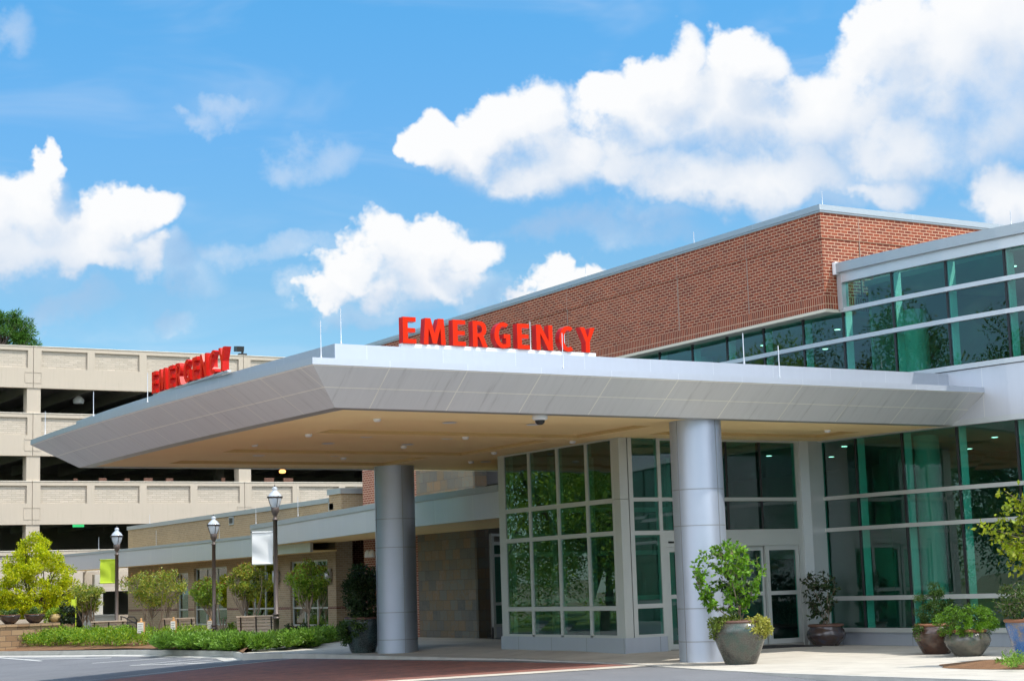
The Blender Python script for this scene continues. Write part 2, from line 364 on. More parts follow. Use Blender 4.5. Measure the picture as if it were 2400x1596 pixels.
def stone(name, dark=.78, metal=0.0):
    m, g, b, o = newmat(name); uv = uvnode(g)
    t = g.n('ShaderNodeTexBrick', i_Vector=uv, i_Scale=1.0, offset=.5, i_Color1=(0, 0, 0, 1), i_Color2=(1, 1, 1, 1), i_Mortar=(.5, .5, .5, 1))
    t.inputs['Mortar Size'].default_value = .006; t.inputs['Brick Width'].default_value = .46; t.inputs['Row Height'].default_value = .31; t.inputs['Bias'].default_value = 0.0
    n1 = g.n('ShaderNodeTexNoise', i_Vector=uv, i_Scale=2.6, i_Detail=8.0, i_Roughness=.7, i_Distortion=1.2)
    sp = g.n('ShaderNodeSeparateColor', i_0=t.outputs[0])
    n5 = g.n('ShaderNodeTexNoise', i_Vector=uv, i_Scale=11.0, i_Detail=6.0, i_Roughness=.7)
    f = g.math('ADD', g.math('MULTIPLY', sp.outputs[0], .50), g.math('ADD', g.math('MULTIPLY', n1.outputs[0], .34), g.math('MULTIPLY', n5.outputs[0], .26)))
    d = dark
    col = g.ramp(f, [(.22, (.13*d, .13*d, .125*d)), (.36, (.20*d, .19*d, .165*d)), (.5, (.27*d, .19*d, .11*d)), (.62, (.22*d, .235*d, .21*d)), (.74, (.31*d, .20*d, .105*d)), (.86, (.30*d, .26*d, .22*d))])
    col = g.mix(g.math('MULTIPLY', t.outputs[1], .7), col, (.03, .03, .03, 1))
    g.put(b.inputs['Base Color'], col); b.inputs['Roughness'].default_value = .6
    bump(g, b, g.math('ADD', n1.outputs[0], g.math('MULTIPLY', t.outputs[1], -1.0)), .5, .012); return m
M['slate'] = stone('slate_cladding', .62)
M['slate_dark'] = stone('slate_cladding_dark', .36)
M['wallstone'] = brick('rough_wall_stone', (.25, .15, .075), (.36, .24, .13), (.16, .11, .07), bw=.42, bh=.2, ms=.012, stain=.35, bst=1.0)
M['urn'] = plain('buff_urn', (.36, .25, .10), rough=.7, var=.12)
# ------------------------------------------------------------------ setting: ground, road, pavement
def patch(name, A, B, nv, zf, mat, dz=0.0, kind='structure'):
    """sheet between two polylines of (x, y), draped on the height function zf"""
    b = MB(); n = len(A)
    P = [[(A[i][0]+(B[i][0]-A[i][0])*j/nv, A[i][1]+(B[i][1]-A[i][1])*j/nv) for j in range(nv+1)] for i in range(n)]
    for i in range(n-1):
        for j in range(nv):
            q = [P[i][j], P[i+1][j], P[i+1][j+1], P[i][j+1]]
            q = [(x, y, zf(x, y)+dz) for x, y in q]
            if np.cross(np.array(q[1])-q[0], np.array(q[3])-q[0])[2] < 0: q = q[::-1]
            b.poly(q, smooth=True)
    o = b.build(name, mat)
    if kind: o['kind'] = kind
    return o
b = MB(); b.poly([(-900, -900, -.62), (900, -900, -.62), (900, 900, -.62), (-900, 900, -.62)]); struct(b.build('ground', M['earth']))
patch('lawn', [(-70, -60), (-70, 140)], [(-1.5, -60), (-1.5, 140)], 20, lambda x, y: -.50+.25*math.sin(x*.09)*math.cos(y*.07), M['lawn'])
ys = [-20+2.0*i for i in range(66)]
patch('road', [(-2, y) for y in ys], [(44, y) for y in ys], 46, road_z, M['asphalt'])
patch('bounce_apron', [(-14, 2+2*i) for i in range(18)], [(7.8, 2+2*i) for i in range(18)], 6, road_z, M['concrete'], dz=.005)  # unseen pale concrete, added to bounce sunlight onto canopy slope and soffit
patch('bounce_apron', [(7.8, -6+2*i) for i in range(13)], [(14.5, -6+2*i) for i in range(13)], 4, road_z, M['concrete'], dz=.005)  # second unseen slab, nearer, added for the same bounce light
# kerb foot line, from the far left to where the pavement becomes flush
kf = [ong(x, y) for x, y in ((-160, 1536), (-60, 1536.5), (0, 1536), (150, 1535), (284, 1533.5), (400, 1534), (483, 1536), (545, 1538))]
corner = np.array([18.05, 44.9, 0])
side = [(19.35, 12), (19.3, 16), (19.25, 19), (19.05, 21.5), (18.95, 23.3), (19.1, 25.4), (19.4, 27.3), (19.68, 28.3), (19.85, 30), (19.9, 33.5), (19.55, 36), (19.2, 39), (19.0, 42), (18.75, 43.8), (18.05, 44.9)]
wz = lambda x, y: walk(x, y)
patch('pavement', side, [(31 if y < 31 else 30, y) for x, y in side], 24, wz, M['concrete'])
# plaza behind the bed, up to the wing wall
bedr = [(18.05, 44.9), (19.4, 47.4), (20.6, 50.3), (22.0, 54), (22.8, 60), (23.0, 70), (23.2, 85)]
patch('path', bedr, [(30, 44.9), (30, 47.4), (30, 50.3), (30, 54), (30, 60), (30, 70), (30, 85)], 14, lambda x, y: .0+.1*ss(20.6, 21.6, x)*ss(44, 45, y), M['concrete'], dz=-.003)
# raised kerbs: side faces of the pavement and of the planting bed
b = MB()
for i in range(len(side)-1):
    p, q = side[i], side[i+1]
    zp, zq = wz(*p), wz(*q)
    b.poly([(p[0], p[1], zp-.6), (q[0], q[1], zq-.6), (q[0], q[1], zq), (p[0], p[1], zp)])
    n = np.array([-(q[1]-p[1]), q[0]-p[0]]); n = n/np.hypot(*n)*-.16
    b.poly([(p[0], p[1], zp+.004), (q[0], q[1], zq+.004), (q[0]+n[0], q[1]+n[1], zq+.004), (p[0]+n[0], p[1]+n[1], zp+.004)][::-1])
for i in range(len(kf)-1):
    p, q = kf[i], kf[i+1]
    zp, zq = road_z(p[0], p[1])+.15, road_z(q[0], q[1])+.15
    d = np.array([q[1]-p[1], -(q[0]-p[0])]); d = d/np.hypot(*d)
    if d[0] < 0: d = -d
    p2, q2 = p[:2]+d*.16, q[:2]+d*.16
    b.poly([(p[0], p[1], zp-.4), (q[0], q[1], zq-.4), (q[0], q[1], zq), (p[0], p[1], zp)][::-1])
    b.poly([(p[0], p[1], zp), (q[0], q[1], zq), (q2[0], q2[1], zq), (p2[0], p2[1], zp)])
p = kf[-1]; zp = road_z(p[0], p[1])+.15
b.poly([(p[0], p[1], zp-.4), (18.05, 44.9, -.45), (18.05, 44.9, 0.0), (p[0], p[1], zp)])
b.poly([(p[0], p[1], zp), (18.05, 44.9, 0.0), (18.25, 45.1, 0.0), (p[0]+.3, p[1], zp)])
struct(b.build('kerb', M['kerb']))
kb2 = [(p[0], p[1]) for p in kf]+[(18.05, 44.9)]
patch('gutter', kb2, [(x-.55, y-.12) for x, y in kb2], 2, road_z, M['kerb'], dz=.006)
# planting bed: mulch mound between kerb and plaza
L = [(p[0]+.13, p[1]) for p in kf]+[(18.15, 45.1)]
R = [(23.2, 84), (23.0, 78), (22.9, 71), (22.8, 65), (22.6, 60), (22.2, 55), (21.0, 51.4), (19.9, 48.6), (18.9, 46.4)]
bed = []
def bedz(x, y): return road_z(x, y)+.15+.20*ss(16, 22, x)
bb = MB(); nv = 14
for i in range(len(L)-1):
    for k in range(4):
        row = []
        for t in (k/4, (k+1)/4):
            a = np.array(L[i])*(1-t)+np.array(L[i+1])*t; c = np.array(R[i])*(1-t)+np.array(R[i+1])*t
            row.append([(*(a+(c-a)*j/nv), min(.02, bedz(*(a+(c-a)*j/nv)))+.10*math.sin(math.pi*j/nv)) for j in range(nv+1)])
        for j in range(nv): bb.poly([row[0][j], row[0][j+1], row[1][j+1], row[1][j]][::-1] if True else 0, smooth=True)
for i, f in enumerate(bb.f):
    q = [np.array(bb.v[k]) for k in f]
    if np.cross(q[1]-q[0], q[2]-q[0])[2] < 0: bb.f[i] = tuple(f[::-1])
struct(bb.build('planting_bed', M['mulch']))
def bedh(x, y): return min(.02, bedz(x, y))+.08
# brick paving of the drive under the canopy, its two concrete bands
nr = [(6, 28.1), (10, 28.1), (14.1, 28.1), (16.5, 28.2), (18.6, 28.2), (19.66, 28.25)]
fr = [(6, 43.2), (10, 43.2), (13.1, 43.2), (15.4, 43.15), (17.5, 43.1), (18.78, 43.1)]
patch('paving', nr, fr, 24, road_z, M['paver'], dz=.006)
patch('paving_band', [(x, 27.55) for x, y in nr], [(x, y) for x, y in nr], 2, road_z, M['concrete'], dz=.009)
patch('paving_band', [(x, y) for x, y in fr], [(x, y+.13) for x, y in fr], 2, road_z, M['kerb'], dz=.009)
def line(p, q, w=.11):
    p, q = ong(*p), ong(*q); n = 8
    d = (q-p)[:2]; d = d/np.hypot(*d); s = np.array([-d[1], d[0]])*w/2
    A = [p[:2]+(q-p)[:2]*i/n-s for i in range(n+1)]; B = [p[:2]+(q-p)[:2]*i/n+s for i in range(n+1)]
    patch('road_marking', A, B, 1, road_z, M['white_line'], dz=.005)
for l in (((-60, 1536), (97, 1548.5)), ((216, 1553.6), (426, 1539.4)), ((305.5, 1558.7), (526, 1552.3)), ((330, 1557), (470, 1543)), ((380, 1556.5), (500, 1546)), ((430, 1555), (520, 1549.5)), ((20, 1541), (200, 1539)), ((60, 1544.5), (260, 1541))): line(*l)
# small mulch bed by the pavement on the right
c0 = np.array([22.6, 20.6]); b = MB()
ring = [c0+np.array([1.05*math.cos(a)*(1+.1*math.sin(3*a)), 1.9*math.sin(a)*(1+.08*math.cos(5*a))])@np.array([[.94, .34], [-.34, .94]]) for a in [2*math.pi*k/28 for k in range(28)]]
for k in range(28):
    p, q = ring[k], ring[(k+1) % 28]; pi, qi = c0+(p-c0)*.6, c0+(q-c0)*.6
    b.poly([(*p, .006), (*q, .006), (*qi, .09), (*pi, .09)], smooth=True); b.poly([(*pi, .09), (*qi, .09), (*c0, .12)], smooth=True)
struct(b.build('mulch_bed', M['mulch']))

# ------------------------------------------------------------------ entrance canopy
CZ, FB, FT, PT = 4.8, 5.434, 5.55, 5.945
arcp = [(11.926, 26.424), (11.716, 29.715), (11.545, 32.8), (11.43, 36.02), (11.43, 39.4), (11.505, 42.42)]
def arcx(y): return float(np.polyval(np.polyfit([p[1] for p in arcp], [p[0] for p in arcp], 3), y))
can = thing('entrance_canopy', 'big flat silver canopy with tan soffit over the drive, standing on two round columns', 'canopy', (20.8, 34, 0))
N = 26; YS = [26.424+(42.42-26.424)*i/N for i in range(N+1)]
FX1, SX1 = 27.92, 27.82
sy0, sy1 = 27.277, 41.42
def sofx(y): return arcx(y)+.853+.12*(y-26.4)/16
fas = MB()
fas.poly([(arcx(YS[0]), 26.424, FB), (FX1, 26.424, FB), (FX1, 26.424, FT), (arcx(YS[0]), 26.424, FT)])
for i in range(N): fas.poly([(arcx(YS[i+1]), YS[i+1], FB), (arcx(YS[i]), YS[i], FB), (arcx(YS[i]), YS[i], FT), (arcx(YS[i+1]), YS[i+1], FT)])
fas.poly([(arcx(YS[-1]), 42.42, FB), (27.4, 42.42, FB), (27.4, 42.42, FT), (arcx(YS[-1]), 42.42, FT)][::-1])
for i in range(N):                 # flat roof out to the fascia edge
    fas.poly([(arcx(YS[i]), YS[i], FT), (27.4 if YS[i] > 31 else FX1, YS[i], FT), (27.4 if YS[i+1] > 31 else FX1, YS[i+1], FT), (arcx(YS[i+1]), YS[i+1], FT)])
fas.build('fascia', M['canopy_white'], can)
slo = MB(); LEN = math.hypot(.853, .634)
def sl(a, bq, ua, ub): slo.poly([a[0], bq[0], bq[1], a[1]], uv=[(ua, .02), (ub, .02), (ub, LEN), (ua, LEN)])
sx0 = sofx(sy0)
slo.poly([(sx0, sy0, CZ), (SX1, sy0, CZ), (SX1, 26.424, FB), (sx0, 26.424, FB)], uv=[(sx0, .02), (SX1, .02), (SX1, LEN), (sx0, LEN)])
slo.poly([(sx0, sy0, CZ), (sx0, 26.424, FB), (arcx(26.424), 26.424, FB)], uv=[(sx0, .02), (sx0, LEN), (arcx(26.424), LEN)])
YN = [sy0+(sy1-sy0)*i/N for i in range(N+1)]
for i in range(N):
    a, c = YN[i], YN[i+1]
    slo.poly([(sofx(c), c, CZ), (sofx(a), a, CZ), (arcx(a), a, FB), (arcx(c), c, FB)], uv=[(-c, .02), (-a, .02), (-a, LEN), (-c, LEN)])
slo.poly([(sx0, sy0, CZ), (arcx(26.424), 26.424, FB), (arcx(sy0), sy0, FB)], uv=[(-sy0, .02), (-26.424, LEN), (-sy0, LEN)])
slo.poly([(sofx(sy1), sy1, CZ), (arcx(sy1), sy1, FB), (arcx(42.42), 42.42, FB)], uv=[(-sy1, .02), (-sy1, LEN), (-42.42, LEN)])

sl(((27.4, sy1, CZ), (27.4, 42.42, FB)), ((sofx(sy1), sy1, CZ), (arcx(42.42), 42.42, FB)), 12, 27)
slo.build('sloped_edge', M['canopy_slope'], can)
tr = MB(); TW = .30
tr.poly([(sofx(sy0), sy0, CZ), (sofx(sy0)+TW, sy0+TW, CZ), (SX1, sy0+TW, CZ), (SX1, sy0, CZ)])
for i in range(N):
    s0, s1 = sy0+(sy1-sy0)*i/N, sy0+(sy1-sy0)*(i+1)/N
    a0 = TW if i == 0 else 0; a1 = -TW if i == N-1 else 0
    tr.poly([(sofx(s0), s0, CZ), (sofx(s1), s1, CZ), (sofx(s1)+TW, s1+a1, CZ), (sofx(s0)+TW, s0+a0, CZ)])
tr.poly([(sofx(sy1), sy1, CZ), (27.4, sy1, CZ), (27.4, sy1-TW, CZ), (sofx(sy1)+TW, sy1-TW, CZ)])
tr.build('edge_trim', M['trim'], can)
sf = MB(); Z0, Z1 = CZ+.012, CZ+.085
coff = [(14.44, 20.8, 29.05, 31.9), (14.28, 20.5, 32.5, 36.7), (14.2, 20.0, 37.3, 40.0), (21.9, 26.7, 29.2, 30.7)]
xb = sorted({12.95, 27.85}|{c[0] for c in coff}|{c[1] for c in coff}); yb = sorted({sy0+TW-.02, sy1-TW+.02}|{c[2] for c in coff}|{c[3] for c in coff})
def inc(x, y): return any(c[0] < x < c[1] and c[2] < y < c[3] for c in coff)
for i in range(len(xb)-1):
    for j in range(len(yb)-1):
        z = Z1 if inc((xb[i]+xb[i+1])/2, (yb[j]+yb[j+1])/2) else Z0
        sf.poly([(xb[i], yb[j], z), (xb[i], yb[j+1], z), (xb[i+1], yb[j+1], z), (xb[i+1], yb[j], z)])
rv = MB()  # far and right coffer sides, kept apart to carry the painted shade
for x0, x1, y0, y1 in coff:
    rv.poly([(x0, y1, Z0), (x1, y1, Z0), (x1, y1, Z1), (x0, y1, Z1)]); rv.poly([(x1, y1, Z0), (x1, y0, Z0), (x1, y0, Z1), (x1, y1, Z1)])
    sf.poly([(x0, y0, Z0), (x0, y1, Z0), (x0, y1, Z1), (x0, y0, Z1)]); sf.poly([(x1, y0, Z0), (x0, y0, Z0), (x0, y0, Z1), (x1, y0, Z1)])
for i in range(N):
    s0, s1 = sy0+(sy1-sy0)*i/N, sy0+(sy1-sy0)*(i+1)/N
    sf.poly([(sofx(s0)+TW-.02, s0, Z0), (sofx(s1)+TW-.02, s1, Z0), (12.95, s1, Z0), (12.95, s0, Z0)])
sfo = sf.build('soffit', M['soffit'], can); rv.build('coffer_reveal', M['shaded_reveal'], sfo)
pr = MB(); PS = .907
px0 = arcx(27.33)+PS
pr.box((px0, 27.331, FT-.02), (FX1, 27.48, PT))
for i in range(N):
    y0, y1 = 27.331+(41.5-27.331)*i/N, 27.331+(41.5-27.331)*(i+1)/N
    A = (arcx(y0)+PS, y0); Bq = (arcx(y1)+PS, y1)
    pr.poly([(*Bq, FT-.02), (*A, FT-.02), (*A, PT), (*Bq, PT)])
    pr.poly([(*A, PT), (A[0]+.15, y0, PT), (Bq[0]+.15, y1, PT), (*Bq, PT)]); pr.poly([(A[0]+.15, y0, FT), (Bq[0]+.15, y1, FT), (Bq[0]+.15, y1, PT), (A[0]+.15, y0, PT)])
pr.box((arcx(41.5)+PS, 41.35, FT-.02), (27.3, 41.5, PT))
pr.build('parapet', M['canopy_white'], can)
def col(cx, cy, seams, ang):
    c = MB(); r = .525
    c.lathe([(r, road_z(cx, cy)-.05), (r, CZ+.02)], (cx, cy, 0), 48, cap=False)
    o = c.build('column', M['column'], can)
    j = MB()
    for z in seams: j.lathe([(r+.004, z-.009), (r+.004, z+.009)], (cx, cy, 0), 48, cap=False)
    for a in ang:
        x, y = cx+(r+.002)*math.cos(a), cy+(r+.002)*math.sin(a)
        j.beam((x, y, -.02), (x, y, CZ), .014, .012, upv=(math.cos(a), math.sin(a), 0))
    j.build('seam', M['joint'], o)
ca, cb = (21.13, 28.0), (20.46, 40.25)
col(*ca, [onp(1655, y, (ca[0]-.32, ca[1]-.42))[2] for y in (1144.5, 1230, 1425, 1503)], [math.radians(a) for a in (-78, -172, 75)])
col(*cb, [onp(920, y, (cb[0]-.25, cb[1]-.46))[2] for y in (1215, 1282, 1435, 1499)], [math.radians(a) for a in (-95, -185, 80)])
for k, (x, y) in enumerate(((1053.8, 995.5), (1250, 1000), (860, 1028.4), (1049, 1031.8), (955, 1046), (1138, 1079), (606, 1071.5), (769, 1043.7), (787, 1072), (1707, 1005.5), (1834, 1008))):
    p = onz(x, y, CZ+.03); zz = Z1 if inc(p[0], p[1]) else Z0
    d = MB(); d.lathe([(.155, zz-.012), (.125, zz-.020), (.115, zz-.004), (.0, zz-.003)], (p[0], p[1], 0), 20)
    dl = d.build('downlight', M['white_metal'], can); d = MB(); d.lathe([(.112, zz-.006), (.0, zz-.005)], (p[0], p[1], 0), 20); d.build('lens', M['lens'], dl)
for x, y in ((884, 983), (1091, 1025), (946, 1053.9), (1158, 1060.6), (1341.8, 1035), (1103.6, 1082), (805, 1080), (723, 1019), (597, 1049.5), (1939, 1009), (1263, 989)):
    p = onz(x, y, CZ); zz = Z1 if inc(p[0], p[1]) else Z0
    d = MB(); d.lathe([(.075, zz), (.075, zz-.03), (.05, zz-.055), (0.0, zz-.06)], (p[0], p[1], 0), 12)
    d.build('sprinkler_cap', M['white_metal'], can)
p = onz(1265.5, 982, CZ-.06)
cam_t = thing('security_camera', 'white dome security camera hanging from the tan canopy soffit', 'camera', (p[0], p[1], CZ))
d = MB(); d.lathe([(.145, Z0), (.155, Z0-.05), (.135, Z0-.085), (.10, Z0-.095)], (p[0], p[1], 0), 24); d.build('housing', M['white_metal'], cam_t)
d = MB(); d.lathe([(.095, Z0-.095), (.088, Z0-.14), (.05, Z0-.175), (0, Z0-.185)], (p[0], p[1], 0), 20); d.build('dome', M['black'], cam_t)

# ------------------------------------------------------------------ raised letters
def arc_(cx, cy, rx, ry, a0, a1, n=14): return [(cx+rx*math.cos(math.radians(a0+(a1-a0)*i/n)), cy+ry*math.sin(math.radians(a0+(a1-a0)*i/n))) for i in range(n+1)]
GL = {
 'E': (.56, [(0, 0), (.56, 0), (.56, .17), (.21, .17), (.21, .42), (.52, .42), (.52, .585), (.21, .585), (.21, .83), (.55, .83), (.55, 1), (0, 1)], None),
 'M': (.95, [(0, 0), (.195, 0), (.225, .64), (.39, .04), (.56, .04), (.725, .64), (.755, 0), (.95, 0), (.875, 1), (.64, 1), (.475, .42), (.31, 1), (.075, 1)], None),
 'R': (.64, [(0, 0), (.2, 0), (.2, .38), (.27, .38), (.43, 0), (.65, 0), (.47, .43), (.56, .51), (.605, .62), (.605, .74), (.58, .85), (.52, .93), (.42, .985), (.3, 1), (0, 1)],
       [(.2, .53), (.29, .53), (.37, .56), (.41, .63), (.41, .74), (.37, .81), (.29, .845), (.2, .845)]),
 'G': (.72, arc_(.41, .5, .41, .515, 55, 290)+[(.62, .03), (.72, .07), (.72, .55), (.42, .55), (.42, .385), (.53, .385), (.53, .175)]+arc_(.41, .5, .205, .345, 295, 60)[1:], None),
 'N': (.76, [(0, 0), (.19, 0), (.19, .66), (.55, 0), (.76, 0), (.76, 1), (.57, 1), (.57, .36), (.21, 1), (0, 1)], None),
 'C': (.66, arc_(.41, .5, .41, .515, 56, 304)+arc_(.41, .5, .205, .345, 300, 60), None),
 'Y': (.72, [(.26, 0), (.46, 0), (.46, .42), (.72, 1), (.5, 1), (.365, .6), (.225, 1), (0, 1), (.26, .41)], None)}
def sign(name, label, start, end, z0, hgt, depth, raceway):
    """EMERGENCY standing from start to end (x, y); faces look to the right-hand side of the walking direction"""
    a, e = np.array(start, float), np.array(end, float); d = (e-a); W = np.hypot(*d); d = d/W
    back = np.array([-d[1], d[0]])        # away from the reader
    word = 'EMERGENCY'; tot = sum(GL[c][0] for c in word)*hgt; gap = (W-tot)/(len(word)-1)
    t = thing(name, label, 'sign', (*((a+e)/2), z0), 'red letter signs on the canopy')
    x = 0
    for c in word:
        w, out, hole = GL[c]; m = MB()
        def P(q, k): v = a+d*(x+q[0]*hgt)+back*k; return (v[0], v[1], z0+q[1]*hgt)
        loops = [out]+([hole] if hole else [])
        allp = [q for l in loops for q in l]
        for tri in tessellate_polygon([[Vector((q[0], q[1], 0)) for q in l] for l in loops]):
            q = [allp[i] for i in tri]
            if (q[1][0]-q[0][0])*(q[2][1]-q[0][1])-(q[1][1]-q[0][1])*(q[2][0]-q[0][0]) < 0: q = q[::-1]
            m.poly([P(k, 0) for k in q], 0); m.poly([P(k, depth) for k in q[::-1]], 1)
        for l in loops:
            A = sum(l[i][0]*l[(i+1) % len(l)][1]-l[(i+1) % len(l)][0]*l[i][1] for i in range(len(l)))
            if (A < 0) == (l is out): l = l[::-1]
            for i in range(len(l)):
                p, q = l[i], l[(i+1) % len(l)]
                m.poly([P(q, 0), P(p, 0), P(p, depth), P(q, depth)], 1)
        m.build('letter', [M['red'], M['red_side']], t); x += w*hgt+gap
    m = MB(); s = a-d*.02+back*.04; f = e+d*.03+back*.04
    q = [s, f, f+back*(depth-.06), s+back*(depth-.06)]; m.prism([tuple(k) for k in q], raceway, z0-.002)
    m.build('raceway', M['white_metal'] if d[0] > .9 else M['silver_plain'], t)
    return t
sign('letter_sign', 'sunlit red EMERGENCY letters on the long front edge of the canopy', (14.17, 27.40), (18.36, 27.40), 6.03, .485, .16, PT+.001)
sign('letter_sign', 'shaded red EMERGENCY letters on the curved left edge of the canopy', (12.33, 35.78), (12.36, 31.55), 5.985, .47, .14, PT+.001)
sign('letter_sign', 'red EMERGENCY letters on the far edge of the canopy, only a tip showing', (17.9, 41.44), (13.95, 41.44), 6.03, .485, .20, PT+.001)
# ------------------------------------------------------------------ hospital: curved glazed wall, brick block, vestibule
hos = thing('hospital_building', 'hospital block of red brick over a curved green glass wall behind the canopy', 'building', (30, 30, 0))
PW = [(52.5, 27.5), (31.6, 27.48), (30.25, 27.54), (28, 27.7), (25.6, 28.05), (22, 28.8), (18, 29.9), (13, 31.7), (8, 34.0), (3, 36.8)]
def wx(y):
    P = PW[::-1]; return float(np.interp(y, [p[0] for p in P], [p[1] for p in P]))
_fy = np.linspace(0, 55, 111); _fx = np.array([wx(v) for v in _fy]); _k = np.exp(-.5*(np.arange(-6, 7)/2.2)**2); _k /= _k.sum()
_fx = np.convolve(np.pad(_fx, 6, mode='edge'), _k, mode='valid')
def wx(y): return float(np.interp(y, _fy, _fx))
STL = [31.6, 30.35, 28.9, 27.35, 25.83, 24.3, 22.8, 21.3, 19.8, 18.3, 16.8, 15.3, 13.8, 12.3, 10.8, 9.3, 7.8, 6.3]
def pan(parent, p, q, z0, z1, mat, inset=.0, th=.018, jit=.004):
    """one pane from p to q (xy), as a thin real sheet of glass"""
    p, q = np.array(p, float), np.array(q, float); d = (q-p)/np.hypot(*(q-p)); n = np.array([-d[1], d[0]])
    c = [(*p, z0), (*q, z0), (*q, z1), (*p, z1)]; m = MB()
    off = [inset+random.uniform(-jit, jit) for _ in range(4)]
    A = [(v[0]+n[0]*o, v[1]+n[1]*o, v[2]) for v, o in zip(c, off)]; Bk = [(v[0]+n[0]*(o+th), v[1]+n[1]*(o+th), v[2]) for v, o in zip(c, off)]
    m.poly(A); m.poly(Bk[::-1])
    for i in range(4): m.poly([A[(i+1) % 4], A[i], Bk[i], Bk[(i+1) % 4]])
    return m.build('window_pane', mat, parent)
def wall_strip(b, stations, z0, z1, out, thick, m=0):
    for i in range(len(stations)-1):
        y0, y1 = stations[i], stations[i+1]
        b.prism([(wx(y0)-out, y0), (wx(y0)-out+thick, y0), (wx(y1)-out+thick, y1), (wx(y1)-out, y1)], z0, z1, m)
# lower curtain wall
low = MB()
rows = [(.40, 1.03), (1.13, 2.645), (2.735, 3.39), (3.48, 4.78)]
for z0, z1 in ((.30, .40), (1.03, 1.13), (2.645, 2.735), (3.39, 3.48)): wall_strip(low, STL, z0, z1, .075, .14)
low.box((wx(31.6)-.08, 31.52, 0), (wx(31.6)+.1, 31.64, 4.8))
lowo = low.build('curtain_wall', M['frame'], hos)
for y in STL[1:]:
    jb = MB(); jb.box((wx(y)-.004, y-.028, .4), (wx(y)+.05, y+.028, 4.8)); jb.build('glazing_joint', M['mullion_dark'], lowo)
    fi = MB(); fi.box((wx(y)+.06, y-.045, .3), (wx(y)+.26, y+.045, 4.8)); fi.build('inner_mullion', M['white_in'], lowo)
for i in range(len(STL)-1):
    a, c = STL[i], STL[i+1]
    if c < 9: continue
    for z0, z1 in rows: pan(lowo, (wx(c), c+.02), (wx(a), a-.02), z0, z1, M['glass'], inset=-.03)
bp = MB(); wall_strip(bp, STL, -.3, .30, .03, .12); bp.build('base_panel', M['base_panel'], hos)
# fascia band between the storeys
fb = MB(); wall_strip(fb, STL, 4.90, 5.985, .15, .3); fb.build('fascia_band', M['silver'], hos)
for q_ in ((4.78, 4.90, .17, .32), (6.0, 6.11, .20, .35)): ft = MB(); wall_strip(ft, STL, *q_); ft.build('band_trim', M['silver_plain'], hos)
# upper curtain wall
STU = [49.9, 48.4, 46.9, 45.4, 43.9, 42.4, 40.9, 39.4, 37.9, 36.4, 34.9, 33.4, 31.9, 30.5]+STL[2:]
ub = MB()
for z0, z1 in ((7.09, 7.19), (7.80, 7.90)): wall_strip(ub, [s for s in STU if z0 < 7.5 or s <= 30.5], z0, z1, .075, .14)
wall_strip(ub, [49.9, 30.5], 6.0, 6.11, .075, .2)
UF = [30.5]+STL[2:]
wall_strip(ub, UF, 8.50, 8.74, .10, .2)
ub.box((wx(30.5)-.10, 30.36, 7.86), (wx(30.5)+.1, 30.52, 8.74))
ubo = ub.build('upper_curtain_wall', M['silver_plain'], hos)
for y in STU[1:]:
    t = 8.5 if y < 30.4 else 7.85
    j2 = MB(); j2.box((wx(y)-.004, y-.028, 6.11), (wx(y)+.05, y+.028, t)); j2.build('glazing_joint', M['mullion_dark'], ubo)
    f2 = MB(); f2.box((wx(y)+.06, y-.045, 6.0), (wx(y)+.26, y+.045, t)); f2.build('inner_mullion', M['white_in'], ubo)
for i in range(len(STU)-1):
    a, c = STU[i], STU[i+1]
    if c < 9 or a > 46: continue
    for z0, z1 in ((6.11, 7.09), (7.19, 7.80), (7.90, 8.50)):
        if z0 > 7.5 and a > 30.6: continue
        pan(ubo, (wx(c), c+.02), (wx(a), a-.02), z0, z1, M['glass'], inset=-.03)
cp = MB(); wall_strip(cp, UF, 8.74, 8.97, .20, .5); cp.build('coping', M['coping'], hos)
wl = MB(); wl.box((wx(30.5)-.21, 30.42, 8.70), (wx(30.5)+.25, 30.525, 9.0)); wl.build('coping_end', M['white_metal'], hos)
# brick block over the glass
BX, BY = 27.06, 30.54
bk = MB()
gz = 9.585
def faces(b, z0, z1, o=0.0, m=0):
    b.poly([(BX-o, 57, z0), (BX-o, BY-o, z0), (BX-o, BY-o, z1), (BX-o, 57, z1)], m)
    b.poly([(BX-o, BY-o, z0), (50, BY-o, z0), (50, BY-o, z1), (BX-o, BY-o, z1)], m)
faces(bk, 8.18, gz, 0.0); faces(bk, gz, 10.22, .022)
bk.poly([(BX-.022, 57, gz), (BX, 57, gz), (BX, BY, gz), (BX-.022, BY-.022, gz)]); bk.poly([(BX-.022, BY-.022, gz), (BX, BY, gz), (50, BY, gz), (50, BY-.022, gz)])
bko = bk.build('brick_wall', M['red_brick'], hos)
sd = MB(); faces(sd, 7.875, 8.18, .004); sd.build('soldier_course', M['soldier'], hos)
ej = MB()
for px, py in ((1588, 650), (1330, 720), (1750, 600)):
    y = onx(px, py, BX)[1]; ej = MB(); ej.box((BX-.025, y-.005, 8.18), (BX+.02, y+.005, 10.2)); ej.build('expansion_joint', M['sealant'], bko)
ej = MB(); x = ony(2010, 520, BY)[0]; ej.box((x-.006, BY-.025, 8.18), (x+.006, BY+.02, 10.2)); ej.build('expansion_joint', M['sealant'], bko)
cq = MB()
cq.prism([(BX-.075, 57), (BX-.075, BY-.075), (50, BY-.075), (50, BY+.4), (BX+.4, BY+.4), (BX+.4, 57)], 10.25, 10.385); cq.prism([(BX-.05, 57), (BX-.05, BY-.05), (50, BY-.05), (50, BY+.4), (BX+.4, BY+.4), (BX+.4, 57)], 10.205, 10.25)
cq.build('coping', M['coping'], hos)
